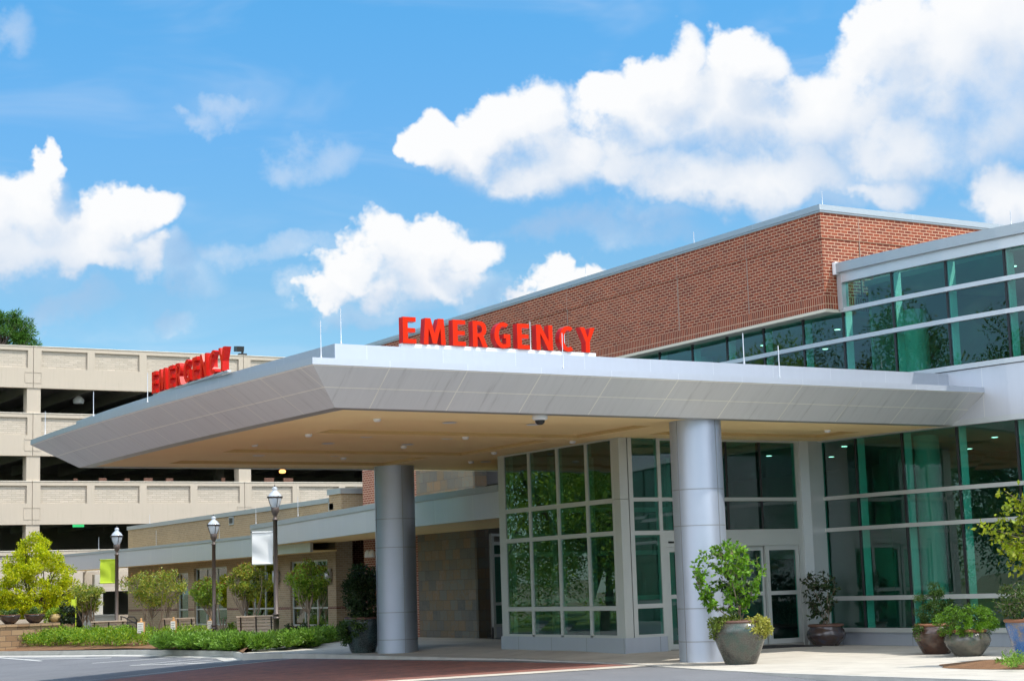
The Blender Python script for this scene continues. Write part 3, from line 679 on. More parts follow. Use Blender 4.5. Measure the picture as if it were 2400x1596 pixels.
us = MB(); us.box((BX-.012, BY-.012, 7.80), (BX+.05, 57, 7.872)); us.box((BX+.05, BY-.012, 7.80), (27.62, BY+.04, 7.872)); us.box((BX+.05, BY+.04, 7.835), (27.75, 57, 7.865)); us.build('overhang_soffit', M['soffit_pale'], hos)
rf = MB(); rf.box((BX+.4, BY+.4, 10.0), (50, 57, 10.15)); rf.box((28.6, 2, 8.6), (50, 30.5, 8.72)); rf.build('roof', M['garage_dark'], hos)
# rooms behind the glass
inn = MB()
inn.box((27.0, 6, -.2), (45, 57, -.02)); inn.build('floor', M['floor_in'], hos)
sl_ = MB(); wall_strip(sl_, STL+[], 4.86, 5.9, -.16, 9.0); sl_.box((27.66, 31.6, 4.86), (37, 57, 5.9)); sl_.build('storey_slab', M['ceil_in'], hos)
ce = MB(); ce.box((28.2, 6, 8.45), (45, 30.4, 8.58)); ce.box((27.9, 30.6, 7.86), (45, 57, 7.98)); ce.build('ceiling', M['ceil_in'], hos)
bw = MB(); bw.box((36.0, 6, 0), (36.3, 57, 4.86)); bw.box((35.5, 6, 5.9), (35.8, 57, 8.5)); bw.box((27.6, 49.9, 0), (36, 50.2, 8)); bw.box((28.35, 30.36, 5.9), (36, 30.45, 8.45)); bw.box((30.0, 6.2, 0), (37, 6.4, 8.6)); bw.box((31.5, 33.5, 0), (36, 33.8, 4.86)); bw.build('interior_wall', M['mid_in'], hos)
db = MB()
for y in (24.5, 30.5, 36.5, 42.0): db.box((35.9, y, 0), (35.99, y+1.9, 2.2)); db.box((35.4, y+1, 5.9), (35.49, y+2.2, 8.0))
db.build('interior_door', M['dark_in'], hos)
for px, X in ((2178, 29.6),):
    y = onx(px, 1150, X)[1]
    for k, yy in enumerate((y, y-7.6, y+8.5, y+16)):
        c = MB(); c.lathe([(.30, -.02), (.30, 4.86)], (X, yy, 0), 32, cap=False); c.lathe([(.30, 5.9), (.30, 8.45 if yy < 30 else 7.9)], (X-.1, yy, 0), 32, cap=False); c.build('interior_column', M['white_in'], hos)
cl_ = MB()
for i in range(7):
    for k in range(3): cl_.lathe([(.08, 4.85), (.0, 4.848)], (29.6+k*2.2, 18+i*3.0, 0), 10); cl_.lathe([(.08, 8.44 if 18+i*3.0 < 30 else 7.85), (.0, 8.438 if 18+i*3.0 < 30 else 7.848)], (29.6+k*2.2, 18+i*3.0, 0), 10)
cl_.build('interior_downlight', emit('interior_lamp', (1, .95, .85), 3.5), hos)
# reception desk and chairs silhouettes inside
ds = MB(); ds.box((31.5, 23.5, 0), (32.3, 26.5, 1.05)); ds.box((31.3, 23.3, 1.05), (32.5, 26.7, 1.10)); ds.build('reception_desk', M['mid_in'], hos)

# entrance vestibule
ves = thing('entrance_vestibule', 'silver framed glass entrance vestibule with sliding doors under the canopy', 'vestibule', (24.5, 34, .1))
VX, VY, VX1, VY1, G = 21.62, 31.5, 27.0, 36.6, .1
fr = MB()
def fx(x0, x1, z0, z1, d0=-.025, d1=.10): fr.box((x0, VY+d0, z0), (x1, VY+d1, z1))
def fy(y0, y1, z0, z1, d0=-.025, d1=.10): fr.box((VX+d0, y0, z0), (VX+d1, y1, z1))
fr.box((VX-.02, VY-.02, .40), (VX+.20, VY+.24, 3.435)); fr.box((VX-.02, VY-.02, 3.445), (VX+.20, VY+.24, 4.82))     # corner post
fx(21.84, 21.95, .40, 4.82); fx(22.64, 22.73, .40, 4.82)
for z0, z1 in ((.40, .457), (1.03, 1.125), (2.64, 2.735), (3.39, 3.475)): fx(21.95, 22.64, z0, z1)
for z0, z1 in ((3.39, 3.475), (2.64, 2.735), (4.76, 4.82)): fx(22.73, 26.66, z0, z1)
fx(22.73, 22.80, G-.02, 2.64); fx(26.66, 26.78, G-.1, 4.82)
YL = [31.74, 32.82, 34.06, 35.34, 36.55]
fy(31.74, 31.80, .40, 4.82)
for y in YL[1:4]: fy(y-.055, y+.055, .44, 4.82)
fy(36.50, 36.80, .40, 4.82)
for z0, z1 in ((.40, .455), (1.0, 1.10), (2.65, 2.75), (3.37, 3.475), (4.77, 4.82)):
    for a, c in ((31.80, 32.765), (32.875, 34.005), (34.115, 35.285), (35.395, 36.5)): fy(a, c, z0, z1)
fro = fr.build('window_frame', M['frame'], ves)
hd = MB(); hd.box((22.80, VY-.02, 2.36), (26.66, VY+.16, 2.64)); hd.build('door_header', M['frame'], ves)
bs = MB(); bs.box((VX-.06, VY-.06, -.2), (22.70, VY+.15, .40)); bs.box((VX-.06, VY+.15, -.2), (VX+.15, 36.82, .40)); bs.build('base_panel', M['base_panel'], ves)
po = MB(); po.prism([(26.78, VY-.06), (27.02, VY-.10), (27.47, 31.42), (27.5, 31.75), (26.78, VY+.25)], -.1, 4.82); po.build('corner_panel', M['silver_plain'], ves)
zr = [(.455, 1.02), (1.11, 2.645), (2.745, 3.38), (3.475, 4.77)]
for z0, z1 in zr:
    pan(fro, (21.95, VY+.0), (22.64, VY+.0), z0, z1, M['glass'])
    for i in range(4): pan(fro, (VX+.0, YL[i+1]-.05), (VX+.0, YL[i]+.05), z0, z1, M['glass_clear'], jit=.003)
for z0, z1 in zr[2:]:
    for a, c in ((22.73, 23.6), (23.62, 24.6), (24.62, 25.6), (25.62, 26.66)): pan(fro, (a, VY+.0), (c, VY+.0), z0, z1, M['glass'])
for x in (23.61, 24.61, 25.61):
    jb = MB()
    for z0, z1 in zr[2:]: jb.box((x-.03, VY-.012, z0), (x+.03, VY+.10, z1))
    jb.build('glazing_joint', M['mullion_dark'], ves)
def leaf(x0, x1, dy):
    d = MB(); y = VY+dy
    for a, c in ((x0, x0+.10), (x1-.10, x1)): d.box((a, y-.03, G), (c, y+.03, 2.36))
    for a, c in ((G, .21), (1.215, 1.305), (2.25, 2.36)): d.box((x0+.10, y-.03, a), (x1-.10, y+.03, c))
    o = d.build('sliding_door', M['frame'], ves)
    for a, c in ((.21, 1.215), (1.305, 2.25)): pan(o, (x0+.10, y-.009), (x1-.10, y-.009), a, c, M['glass'])
leaf(22.80, 23.74, .04); leaf(25.66, 26.65, .04); leaf(23.64, 24.62, .13); leaf(24.66, 25.70, .13)
sg = MB(); sg.box((22.86, VY-.045, 2.45), (23.0, VY-.02, 2.49)); sg.build('door_sensor', M['black'], ves)
vf = MB(); vf.box((VX, VY, -.1), (27.6, 36.7, .095)); vf.build('vestibule_floor', M['floor_in'], ves)
vr = MB(); vr.box((VX+.1, VY+.1, 4.79), (27.5, 36.7, 4.80)); vr.build('vestibule_ceiling', M['ceil_in'], ves)
bwv = MB()
for x in (21.8, 23.0, 24.2, 25.4, 26.6): bwv.box((x-.06, 36.5, .1), (x+.06, 36.62, 4.79))
for z in (.1, 1.15, 2.3, 2.75, 3.4): bwv.box((21.8, 36.51, z), (27.4, 36.61, z+.12))
for y in (33, 34.5): bwv.box((24.9, y, .1), (25.0, y+.12, 2.7))
bwv.build('inner_door_frame', M['white_in'], ves)
dk = MB(); dk.box((21.75, 36.64, 0), (27.4, 36.78, 4.8)); dk.build('lobby_wall', M['garage_dark'], ves)
mt = MB(); q = [(23.2, 30.35), (26.2, 30.35), (26.2, 31.38), (23.2, 31.38)]
mt.poly([(x, y, walk(x, y)+.018) for x, y in q])
for i in range(4): p, r = q[i], q[(i+1) % 4]; mt.poly([(*p, walk(*p)-.02), (*r, walk(*r)-.02), (*r, walk(*r)+.018), (*p, walk(*p)+.018)])
tag(mt.build('door_mat', M['mat']), 'black rubber mat on the pavement before the sliding doors', 'mat')

# slate clad wall, red brick pier and the glazed slot behind the vestibule
cw = thing('slate_wall', 'tall wall clad in rusty grey slate tiles left of the vestibule', 'wall', (26, 47, .1))
b = MB(); b.box((25.7, 45.3, -.1), (26.1, 49.0, 7.8)); b.build('cladding', M['slate'], cw)
b = MB(); b.box((25.705, 45.2, -.1), (26.12, 45.298, 7.8)); b.build('return_cladding', M['slate_dark'], cw)
rp = thing('brick_pier', 'narrow red brick wall beside the slate, half hidden by the left column', 'wall', (25.75, 51, .1))
b = MB(); b.box((25.82, 49.0, -.1), (27.6, 53.2, 7.8)); b.build('wall', M['red_brick_band'], rp)
sl2 = thing('glazed_screen', 'narrow silver framed window between the slate wall and the vestibule', 'window', (27, 45.2, .1))
b = MB()
for x0, x1 in ((26.12, 26.20), (27.05, 27.15)): b.box((x0, 45.0, .1), (x1, 45.15, 3.2))
for z0, z1 in ((.42, .5), (1.05, 1.14), (2.5, 2.58), (2.85, 2.95), (3.12, 3.2)): b.box((26.20, 45.01, z0), (27.05, 45.14, z1))
so = b.build('frame', M['frame'], sl2)
for z0, z1 in ((.5, 1.05), (1.14, 2.5), (2.58, 2.85)): pan(so, (26.2, 45.06), (27.05, 45.06), z0, z1, M['glass'])
b = MB(); b.box((26.12, 45.02, -.1), (27.15, 45.16, .42)); b.build('base_panel', M['base_panel'], sl2)

# projecting silver eaves band in front of the slate wall
def arcband(name, label, pts, z0, z1, capz, depthx, th, mats, end):
    t = thing(name, label, 'canopy', (*pts[0], z0)); b = MB(); c = MB(); s = MB()
    for i in range(len(pts)-1):
        p, q = pts[i], pts[i+1]
        b.prism([p, q, (q[0]+th, q[1]), (p[0]+th, p[1])], z0, capz)
        c.prism([(p[0]-.05, p[1]), (q[0]-.05, q[1]), (q[0]+th, q[1]), (p[0]+th, p[1])], capz, z1)
        s.prism([(p[0]+th, p[1]), (q[0]+th, q[1]), (depthx, q[1]), (depthx, p[1])], z0+.012, z0+.06)
        s.prism([(p[0]+th, p[1]), (q[0]+th, q[1]), (depthx, q[1]), (depthx, p[1])], z1-.25, z1-.18)
    b.build('fascia', mats[0], t); c.build('coping', M['coping'], t); s.build('soffit', M['soffit'], t)
    e = MB(); p = pts[-1] if end else pts[0]; e.box((p[0]+.01, p[1]+.002, z0+.02), (depthx, p[1]+.06, z1-.02)) if end else e.box((p[0]+.01, p[1]-.06, z0+.02), (depthx, p[1]-.002, z1-.02))
    e.build('end_panel', mats[0], t)
def spl(P, n=5):
    P = [np.array(p, float) for p in P]; out = []
    for i in range(len(P)-1):
        a, b_, c, d = P[max(i-1, 0)], P[i], P[i+1], P[min(i+2, len(P)-1)]
        for k in range(n):
            t = k/n; out.append(tuple(.5*(2*b_+(c-a)*t+(2*a-5*b_+4*c-d)*t*t+(3*b_-a-3*c+d)*t**3)))
    return out+[tuple(P[-1])]
arcband('eaves_band', 'silver metal eaves band projecting at right, between the left column and the vestibule', spl([(21.78, 37.05), (21.98, 41.9), (22.4, 45.3), (23.2, 51), (23.9, 56.2), (24.25, 59.4)]), 3.31, 4.13, 3.97, 25.7, .1, (M['silver'],), True)
arcband('eaves_band', 'lower silver eaves band running left along the tan brick wing', spl([(24.6, 54.9), (24.62, 62), (24.6, 70), (24.4, 77), (23.9, 84)]), 3.0, 3.79, 3.68, 25.6, .1, (M['silver'],), True)

# ------------------------------------------------------------------ low tan brick wing
wing = thing('brick_wing', 'low tan brick wing with dark windows left of the canopy', 'building', (25.6, 66, 0))
WX = 25.6
wins = []
for a, c in ((681, 769), (567, 643), (455, 532)):
    y1, y0 = onx(a, 1420, WX)[1], onx(c, 1420, WX)[1]; wins.append((y0, y1, .42, 2.75))
dy1, dy0 = onx(415, 1420, WX)[1], onx(441, 1420, WX)[1]; wins.append((dy0, dy1, .05, 2.6))
wins.sort(); W0, W1 = 55.0, 77.6
b = MB(); y = W0
def wallq(y0, y1, z0, z1): b.poly([(WX, y1, z0), (WX, y0, z0), (WX, y0, z1), (WX, y1, z1)])
for y0, y1, z0, z1 in wins:
    wallq(y, y0, -.3, 4.72); wallq(y0, y1, -.3, z0); wallq(y0, y1, z1, 4.72)
    for q in ([(WX, y0, z0), (WX+.2, y0, z0), (WX+.2, y0, z1), (WX, y0, z1)], [(WX+.2, y1, z0), (WX, y1, z0), (WX, y1, z1), (WX+.2, y1, z1)], [(WX, y0, z0), (WX, y1, z0), (WX+.2, y1, z0), (WX+.2, y0, z0)], [(WX, y1, z1), (WX, y0, z1), (WX+.2, y0, z1), (WX+.2, y1, z1)]): b.poly(q)
    y = y1
wallq(y, W1, -.3, 4.72)
b.poly([(WX, W0, -.3), (26.25, W0, -.3), (26.25, W0, 4.72), (WX, W0, 4.72)]); b.poly([(26.25, W0, -.3), (26.25, 58, -.3), (26.25, 58, 3.6), (26.25, W0, 3.6)][::-1])
b.poly([(WX, W1, -.3), (40, W1, -.3), (40, W1, 4.72), (WX, W1, 4.72)][::-1])
b.box((25.55, 54.35, 3.85), (29.0, 55.35, 4.98))
b.build('wall', M['tan_brick'], wing)
b = MB(); b.box((26.25, 57.9, -.1), (30, 58.1, 3.6)); b.build('recess_wall', M['red_brick_band'], wing)
b = MB(); yb_ = [W0]+[v for w in wins for v in w[:2]]+[W1]
for i in range(0, len(yb_), 2): b.box((WX-.006, yb_[i], 1.02), (WX+.02, yb_[i+1], 1.10))
b.box((WX, W0-.006, 1.02), (26.25, W0+.02, 1.10)); b.build('dark_course', M['dark_band'], wing)
b = MB(); b.box((WX-.05, 55.4, 4.72), (WX+.3, W1+.05, 4.89)); b.box((25.49, 54.29, 4.98), (29.06, 55.41, 5.17)); b.build('coping', M['coping'], wing)
b = MB(); b.box((WX+.3, 55.4, 4.5), (40, W1, 4.6)); b.build('roof', M['garage_dark'], wing)
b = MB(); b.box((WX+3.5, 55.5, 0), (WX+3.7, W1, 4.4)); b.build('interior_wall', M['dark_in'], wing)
for y0, y1, z0, z1 in wins:
    f = MB(); X0, X1 = WX+.09, WX+.16; n = 3 if y1-y0 > 2 else 1; w = .055
    for k in range(n+1):
        yy = y0+(y1-y0)*k/n; yy = min(max(yy, y0+w/2), y1-w/2); f.box((X0, yy-w/2, z0), (X1, yy+w/2, z1))
    zz = [z0+w/2, 1.06, z1-w/2]
    for k in range(n):
        a, c = y0+(y1-y0)*k/n+w/2+(w/2 if k == 0 else 0), y0+(y1-y0)*(k+1)/n-w/2-(w/2 if k == n-1 else 0)
        for z in zz: f.box((X0+.004, a, z-w/2), (X1-.004, c, z+w/2))
    o = f.build('window' if z0 > .2 else 'door', M['frame'], wing)
    for k in range(n):
        a, c = y0+(y1-y0)*k/n+w/2, y0+(y1-y0)*(k+1)/n-w/2
        for z_0, z_1 in ((z0+w, 1.06-w/2), (1.06+w/2, z1-w)): pan(o, (WX+.12, c), (WX+.12, a), z_0, z_1, M['glass_clear'])
for px, z0, z1 in ((777, 1.95, 2.42), (655, 2.0, 2.45), (598, 2.0, 2.45)):
    y = onx(px, 1356, WX)[1]; m = MB(); m.lathe([(.0, z0), (.13, z0), (.13, z1), (.0, z1)], (WX-.15, y, 0), 20); m.box((WX-.08, y-.05, z0+.1), (WX+.002, y+.05, z1-.1)); m.build('wall_lamp', M['silver_plain'], wing)
for px, py in ((543.5, 1220), (779, 1187)):
    p = onx(px, py, WX); m = MB(); m.box((WX-.04, p[1]-.24, p[2]-.16), (WX+.02, p[1]+.24, p[2]+.16)); o = m.build('roof_scupper', M['coping'], wing)
    m = MB(); m.box((WX-.05, p[1]-.17, p[2]-.11), (WX-.038, p[1]+.17, p[2]+.11)); m.build('opening', M['black'], o)
gn = MB(); a = onp(871, 1171, (27.0, 54.3)); c_ = onp(856, 1148, (27.0, 54.3)); gn.tube([a, (a+c_)/2+np.array([.04, 0, .10]), c_+np.array([0, 0, .02]), c_+np.array([-.1, 0, 0])], [.03, .03, .035, .05], 8)
tag(gn.build('gooseneck_lamp', M['black']), 'black gooseneck lamp on the small tan block behind the left column', 'lamp')
fl = thing('floodlight', 'white twin floodlight on the red brick beside the left column', 'lamp', (25.8, 53, 2.5))
p = onx(872, 1297, 25.6); b = MB(); b.box((p[0], p[1]-.06, p[2]-.06), (25.84, p[1]+.06, p[2]+.06)); b.build('bracket', M['white_metal'], fl)
for k in (-1, 1):
    b = MB(); b.lathe([(.05, .12), (.10, .05), (.12, -.10), (.10, -.12)], (p[0]-.08, p[1]+k*.16, p[2]), 14); b.build('lamp_head', M['white_metal'], fl)

# ------------------------------------------------------------------ parking garage
gar = thing('parking_garage', 'long beige precast parking garage in the background at left', 'building', (24, 88, 0))
GY = 88.0; J0, BAY = 23.99, 11.58
TOP = [14.655, 11.18, 7.68, 4.14]; BOT = [12.5, 8.99, 5.48, 2.0]
bays = [J0+BAY*k for k in range(-1, 4)]
for zt, zb in zip(TOP, BOT):
    sp_ = MB(); cap = MB(); rcs = []
    r0_, r1_ = zt-1.12, zt-.21
    for x in bays:
        X1 = x+BAY
        segs = [(x+.42+2.82*k, x+.42+2.82*k+2.42) for k in range(4)]
        sp_.box((x+.015, GY, r1_), (X1-.015, GY+.3, zt)); sp_.box((x+.015, GY, zb), (X1-.015, GY+.3, r0_))
        e = [x+.015]+[v for s in segs for v in s]+[X1-.015]
        for k in range(0, len(e), 2): sp_.box((e[k], GY, r0_), (e[k+1], GY+.3, r1_))
        for a, c in segs: rcs.append(MB()); rcs[-1].poly([(a, GY+.10, r0_), (c, GY+.10, r0_), (c, GY+.10, r1_), (a, GY+.10, r1_)])
        for s in (-1, 1):
            x0, x1 = (X1-.42, X1-.03) if s < 0 else (x+.03, x+.42)
            sp_.box((x0, GY-.018, zt-1.36), (x1, GY+.001, zt-1.30)); sp_.box((x0, GY-.018, zb+.25), (x1, GY+.001, zb+.31))
            sp_.box(((x0-.02 if s < 0 else x1-.02), GY-.015, zb+.31), ((x0+.0 if s < 0 else x1), GY+.001, zt-1.36))
        sp_.box((x-.02, GY+.06, zb), (x+.02, GY+.3, zt))
        cap.box((x+.012, GY-.03, zt), (X1-.012, GY+.33, zt+.03))
    spo = sp_.build('spandrel', M['precast'], gar); cap.build('parapet_cap', M['precast_cap'], spo)
    for r_ in rcs: r_.build('recessed_panel', M['precast_brick'], spo)
for x in bays:
    for k in range(4): cm = MB(); cm.box((x-.30, GY+.05, TOP[k+1]+.03 if k < 3 else -.6), (x+.40, GY+.75, BOT[k])); cm.build('pillar', M['precast'], gar)
sb = MB()
for zt in TOP: sb.box((bays[0], GY+.35, zt-1.35), (bays[-1]+BAY, GY+26, zt-1.12))
sb.build('deck', M['garage_dark'], gar)
rb = MB()
for zt in TOP:
    x = bays[0]+.8
    while x < bays[-1]+BAY: rb.box((x-.12, GY+.36, zt-1.95), (x+.12, GY+18, zt-1.34)); x += 2.9
rb.build('ceiling_rib', M['garage_dark'], gar)
bwg = MB()
for zt in TOP: bwg.box((bays[0], GY+24, zt-4.6), (bays[-1]+BAY, GY+24.3, zt-1.2))
for x in bays: bwg.box((x+3, GY+12, -.6), (x+3.5, GY+12.5, 13.3))
bwg.build('inner_wall', M['garage_dark'], gar)
gl_ = MB()
for x in (30.9,): gl_.lathe([(.0, 8.0), (.16, 8.02), (.20, 8.12), (.12, 8.22), (.0, 8.24)], (ony(662, 1105, GY+3)[0], GY+3, ony(662, 1105, GY+3)[2]-8.1), 14)
gl_.build('orange_lamp', emit('garage_lamp', (1.0, .42, .12), 2.5), gar)
p = ony(184, 1228.5, GY+1.2); ex = MB(); ex.box((p[0]-.3, p[1], p[2]-.14), (p[0]+.3, p[1]+.06, p[2]+.10)); ex.build('exit_sign', emit('exit_green', (.05, .6, .2), .8), gar)
p = ony(184, 938, GY+2.5); hl = MB(); hl.lathe([(.28, -.18), (.30, .02), (.12, .22), (0, .25)], tuple(p), 16); hl.build('deck_lamp', M['lamp_frost'], gar)
rs = MB()
for px, w, hh in ((173, 9, 6), (232, 18, 8), (292, 12, 6), (338, 20, 8), (390, 16, 7), (520, 8, 9), (620, 22, 9), (665, 22, 8)):
    p = ony(px, 1124, GY+1.4); q = ony(px+w, 1124, GY+1.4); rs.box((p[0], p[1], p[2]-.4), (q[0], p[1]+.12, p[2]+hh*.012))
rs.build('stacked_block', plain('reddish_block', (.42, .20, .13), rough=.8, var=.3, vs=2), gar)
fl2 = thing('roof_floodlight', 'black floodlight standing on the garage parapet', 'lamp', (*ony(568, 834, GY+.2)[:2], 14.69))
p = ony(568, 834, GY+.2); b = MB(); b.box((p[0]-.22, p[1]-.14, 14.68), (p[0]+.22, p[1]+.14, 14.80)); b.box((p[0]-.05, p[1]-.05, 14.8), (p[0]+.05, p[1]+.05, 15.0)); b.build('mount', M['black'], fl2)
b = MB(); b.beam((p[0]-.2, p[1]-.24, 15.02), (p[0]-.2, p[1]+.22, 15.08), .42, .30); b.build('lamp_head', M['black'], fl2)
# lower end of the garage seen under the wing: parapet wall of the entry ramp
rw = thing('ramp_wall', 'grey concrete wall by the dark garage entry behind the benches', 'wall', (23.5, 80, 0))
a, c = onp(219, 1470, (21.7, 78)), onp(283, 1470, (23, 78)); b = MB()
zt = onp(250, 1444, (22.3, 78))[2]; b.box((a[0], 78, -.5), (c[0]+.2, 78.3, zt)); b.box((a[0]-.03, 77.96, zt), (c[0]+.22, 78.34, zt+.08)); b.build('wall', M['kerb'], rw)
rw2 = thing('pale_wall', 'pale precast wall behind the bronze railing', 'wall', (25, 80, 0))
a, c = onp(281, 1460, (23, 80)), onp(323, 1460, (24.5, 80)); b = MB(); zt = onp(300, 1440, (24, 80))[2]
b.box((a[0], 80, -.5), (c[0]+.8, 80.3, zt)); z1, z2 = onp(300, 1372, (24, 84))[2], onp(300, 1336, (24, 84))[2]; b.box((a[0], 84, z1), (c[0]+1.5, 84.3, z2)); b.build('wall', M['precast'], rw2)
# ------------------------------------------------------------------ plants
def nrm(v): return v/(np.linalg.norm(v, axis=-1, keepdims=True)+1e-9)
def leaves(name, mat, P, A, size, asp=.5, parent=None, fold=.25):
    """many small folded leaves: base, two sides, tip"""
    P = np.asarray(P, float); A = nrm(np.asarray(A, float)); n = len(P)
    size = np.broadcast_to(np.asarray(size, float), (n,))*RNG.uniform(.7, 1.25, n); size = size[:, None]
    s = nrm(np.cross(A, RNG.normal(size=(n, 3)))); up_ = np.cross(s, A)
    V = np.stack([P, P+A*size*.45+s*size*asp*.5+up_*size*asp*fold, P+A*size, P+A*size*.45-s*size*asp*.5+up_*size*asp*fold], 1).reshape(-1, 3)
    me = bpy.data.meshes.new(name); me.vertices.add(4*n); me.loops.add(4*n); me.polygons.add(n)
    me.vertices.foreach_set('co', V.astype(np.float32).ravel()); me.loops.foreach_set('vertex_index', np.arange(4*n, dtype=np.int32))
    me.polygons.foreach_set('loop_start', np.arange(0, 4*n, 4, dtype=np.int32)); me.polygons.foreach_set('loop_total', np.full(n, 4, dtype=np.int32))
    me.materials.append(mat); me.update(); me.validate()
    o = bpy.data.objects.new(name, me); COL.objects.link(o)
    if parent is not None: o.parent = parent; o.matrix_parent_inverse = parent.matrix_basis.inverted()
    return o
def clump_pts(C, R, n, flat=.8, out=1.0, droop=0.0):
    """n leaf points round every clump centre C with radius R; returns points and leaf axes"""
    C = np.asarray(C, float); k = len(C); R = np.broadcast_to(np.asarray(R, float), (k,))
    d = nrm(RNG.normal(size=(k, n, 3))); r = RNG.uniform(0, 1, (k, n, 1))**.5
    o = d*r*R[:, None, None]; o[..., 2] *= flat
    A = d*out+RNG.normal(size=d.shape)*.8; A[..., 2] -= droop
    return (C[:, None, :]+o).reshape(-1, 3), A.reshape(-1, 3)
def in_ell(n, c, r, shell=.5, top=0.0):
    d = nrm(RNG.normal(size=(n, 3))); k = RNG.uniform(shell**3, 1, (n, 1))**(1/3)
    p = d*k
    if top: p = p[p[:, 2] > -top]
    return np.asarray(c)+p*np.asarray(r)
def curve(p, q, bend=.15, n=5, lift=0.0):
    p, q = np.asarray(p, float), np.asarray(q, float); L = np.linalg.norm(q-p); o = RNG.normal(size=3)*L*bend*.5; o[2] += lift*L
    return [p+(q-p)*t+o*math.sin(math.pi*t) for t in np.linspace(0, 1, n)]
def tree(name, label, base, stems, fork, C, R, nleaf, lsize, mats, bark, r0, group=None, extra=None, cat='tree', droop=0.0, asp=.5, flat=.8, limbs=14):
    t = thing(name, label, cat, base, group); b = MB(); base = np.asarray(base, float)
    tops = []
    cen = np.mean(C, axis=0)
    for k in range(stems):
        a = 2*math.pi*k/max(stems, 1)+RNG.uniform(-.4, .4); sp = 0.0 if stems == 1 else 1.0
        f = np.array([cen[0], cen[1], 0])*0+np.array([base[0]+sp*fork[0]*math.cos(a), base[1]+sp*fork[0]*math.sin(a), base[2]+fork[1]*RNG.uniform(.85, 1.15)])
        st = base+np.array([math.cos(a), math.sin(a), 0])*sp*r0*1.6; st[2] -= .05
        b.tube(curve(st, f, .1, 6), list(np.linspace(r0, r0*.6, 6)), 7); tops.append(f)
    idx = RNG.permutation(len(C))[:limbs]
    for i in idx:
        f = min(tops, key=lambda q: np.linalg.norm(q[:2]-C[i][:2])); pth = curve(f, C[i], .18, 6, .06)
        b.tube(pth, list(np.linspace(r0*.5, r0*.10, 6)), 5)
        for _ in range(2):
            q = C[i]+RNG.normal(size=3)*R*.8; b.tube(curve(pth[3], q, .15, 4), list(np.linspace(r0*.22, r0*.06, 4)), 4)
    b.build('trunk', bark, t)
    P, A = clump_pts(C, R, nleaf, flat=flat, droop=droop)
    leaves('crown', mats, P, A, lsize, asp, t)
    if extra:
        m2, n2, top = extra; C2 = C[C[:, 2] > np.quantile(C[:, 2], top)]
        P, A = clump_pts(C2+np.array([0, 0, R*.5]), R*.7, n2); leaves('shoot_tips', m2, P, A, lsize*.9, asp, t)  # reddish shoot tips above the upper leaf clumps
    return t
def wpx(dist): return dist/4014.18
# crape myrtles along the bed: px of crown centre, half width, top, bottom, distance
def crape(px, hw, yt, yb, dist, label, mat, nl, bx=None, tips=True, stems=4):
    B = ong(bx or px, 1495, bedh)[:2]; dist = float(np.hypot(*B)); P = atd(px, dist); zb = bedh(*B)
    zt, zc = onp(px, yt, (*P, 0))[2], onp(px, yb, (*P, 0))[2]; w = hw*wpx(dist); u = np.array([math.cos(YAW), -math.sin(YAW), 0]); v = np.array([math.sin(YAW), math.cos(YAW), 0])
    n = 100; q = in_ell(n, (0, 0, 0), (1, 1, 1), .35); q = q[(q[:, 2] > -.62)]
    kk = .42+.58*np.clip((q[:, 2]+.8)/1.2, 0, 1)       # vase shape
    C = np.array([P[0], P[1], (zt+zc)/2])+(q[:, :1]*kk[:, None]*w)*u+(q[:, 1:2]*kk[:, None]*w*.9)*v+np.outer(q[:, 2]*(zt-zc)/2*.92, (0, 0, 1))
    return tree('crape_myrtle', label, (B[0], B[1], zb), stems, (w*.32, max(.4, (zc-zb)*.75)), C, w*.19, nl, .085, mat, M['bark'], .036, 'small multi-stemmed trees in the bed', (M['crape_red'], 12, .6) if tips else None, limbs=26)
crape(206, 42, 1362, 1448, 60, 'small grey-green multi-stemmed tree left of the lamp post with the lime banner', M['crape'], 44, 207, False)
crape(362, 78, 1330, 1440, 59, 'wide multi-stemmed tree with bronze tips between the two left lamp posts', M['crape'], 60, 366, stems=5)
crape(486, 46, 1352, 1432, 60, 'small leaning multi-stemmed tree right behind the middle lamp post', M['crape_green'], 46, 517)
crape(585, 55, 1320, 1425, 54, 'olive multi-stemmed tree behind the white banner', M['crape'], 58, 585, stems=4)
crape(722, 54, 1313, 1425, 51, 'bright green multi-stemmed tree with red tips before the right window of the tan wing', M['crape_green'], 56, 733, stems=3)
# lime-yellow tree at the far left
P = ong(80, 1492, bedh)[:2]; DY = float(np.hypot(*P)); zt, zb_ = onp(80, 1246, (*P, 0))[2], onp(80, 1462, (*P, 0))[2]; w = 112*wpx(DY)
q = in_ell(210, (0, 0, 0), (1, 1, 1), .3); taper = np.where(q[:, 2] > 0, 1-.62*q[:, 2], 1.08)
C = np.array([P[0], P[1], zb_+(zt-zb_)*.34])+np.stack([q[:, 0]*w*taper, q[:, 1]*w*taper, np.where(q[:, 2] > 0, q[:, 2]*(zt-zb_)*.62, q[:, 2]*(zt-zb_)*.36)], 1)
tree('lime_tree', 'lime-yellow leafy tree with short brown trunk at the left edge', (P[0], P[1], bedh(*P)), 1, (0, .9), C, .27, 150, .105, M['yellow_leaf'], M['bark_dark'], .075, limbs=24)
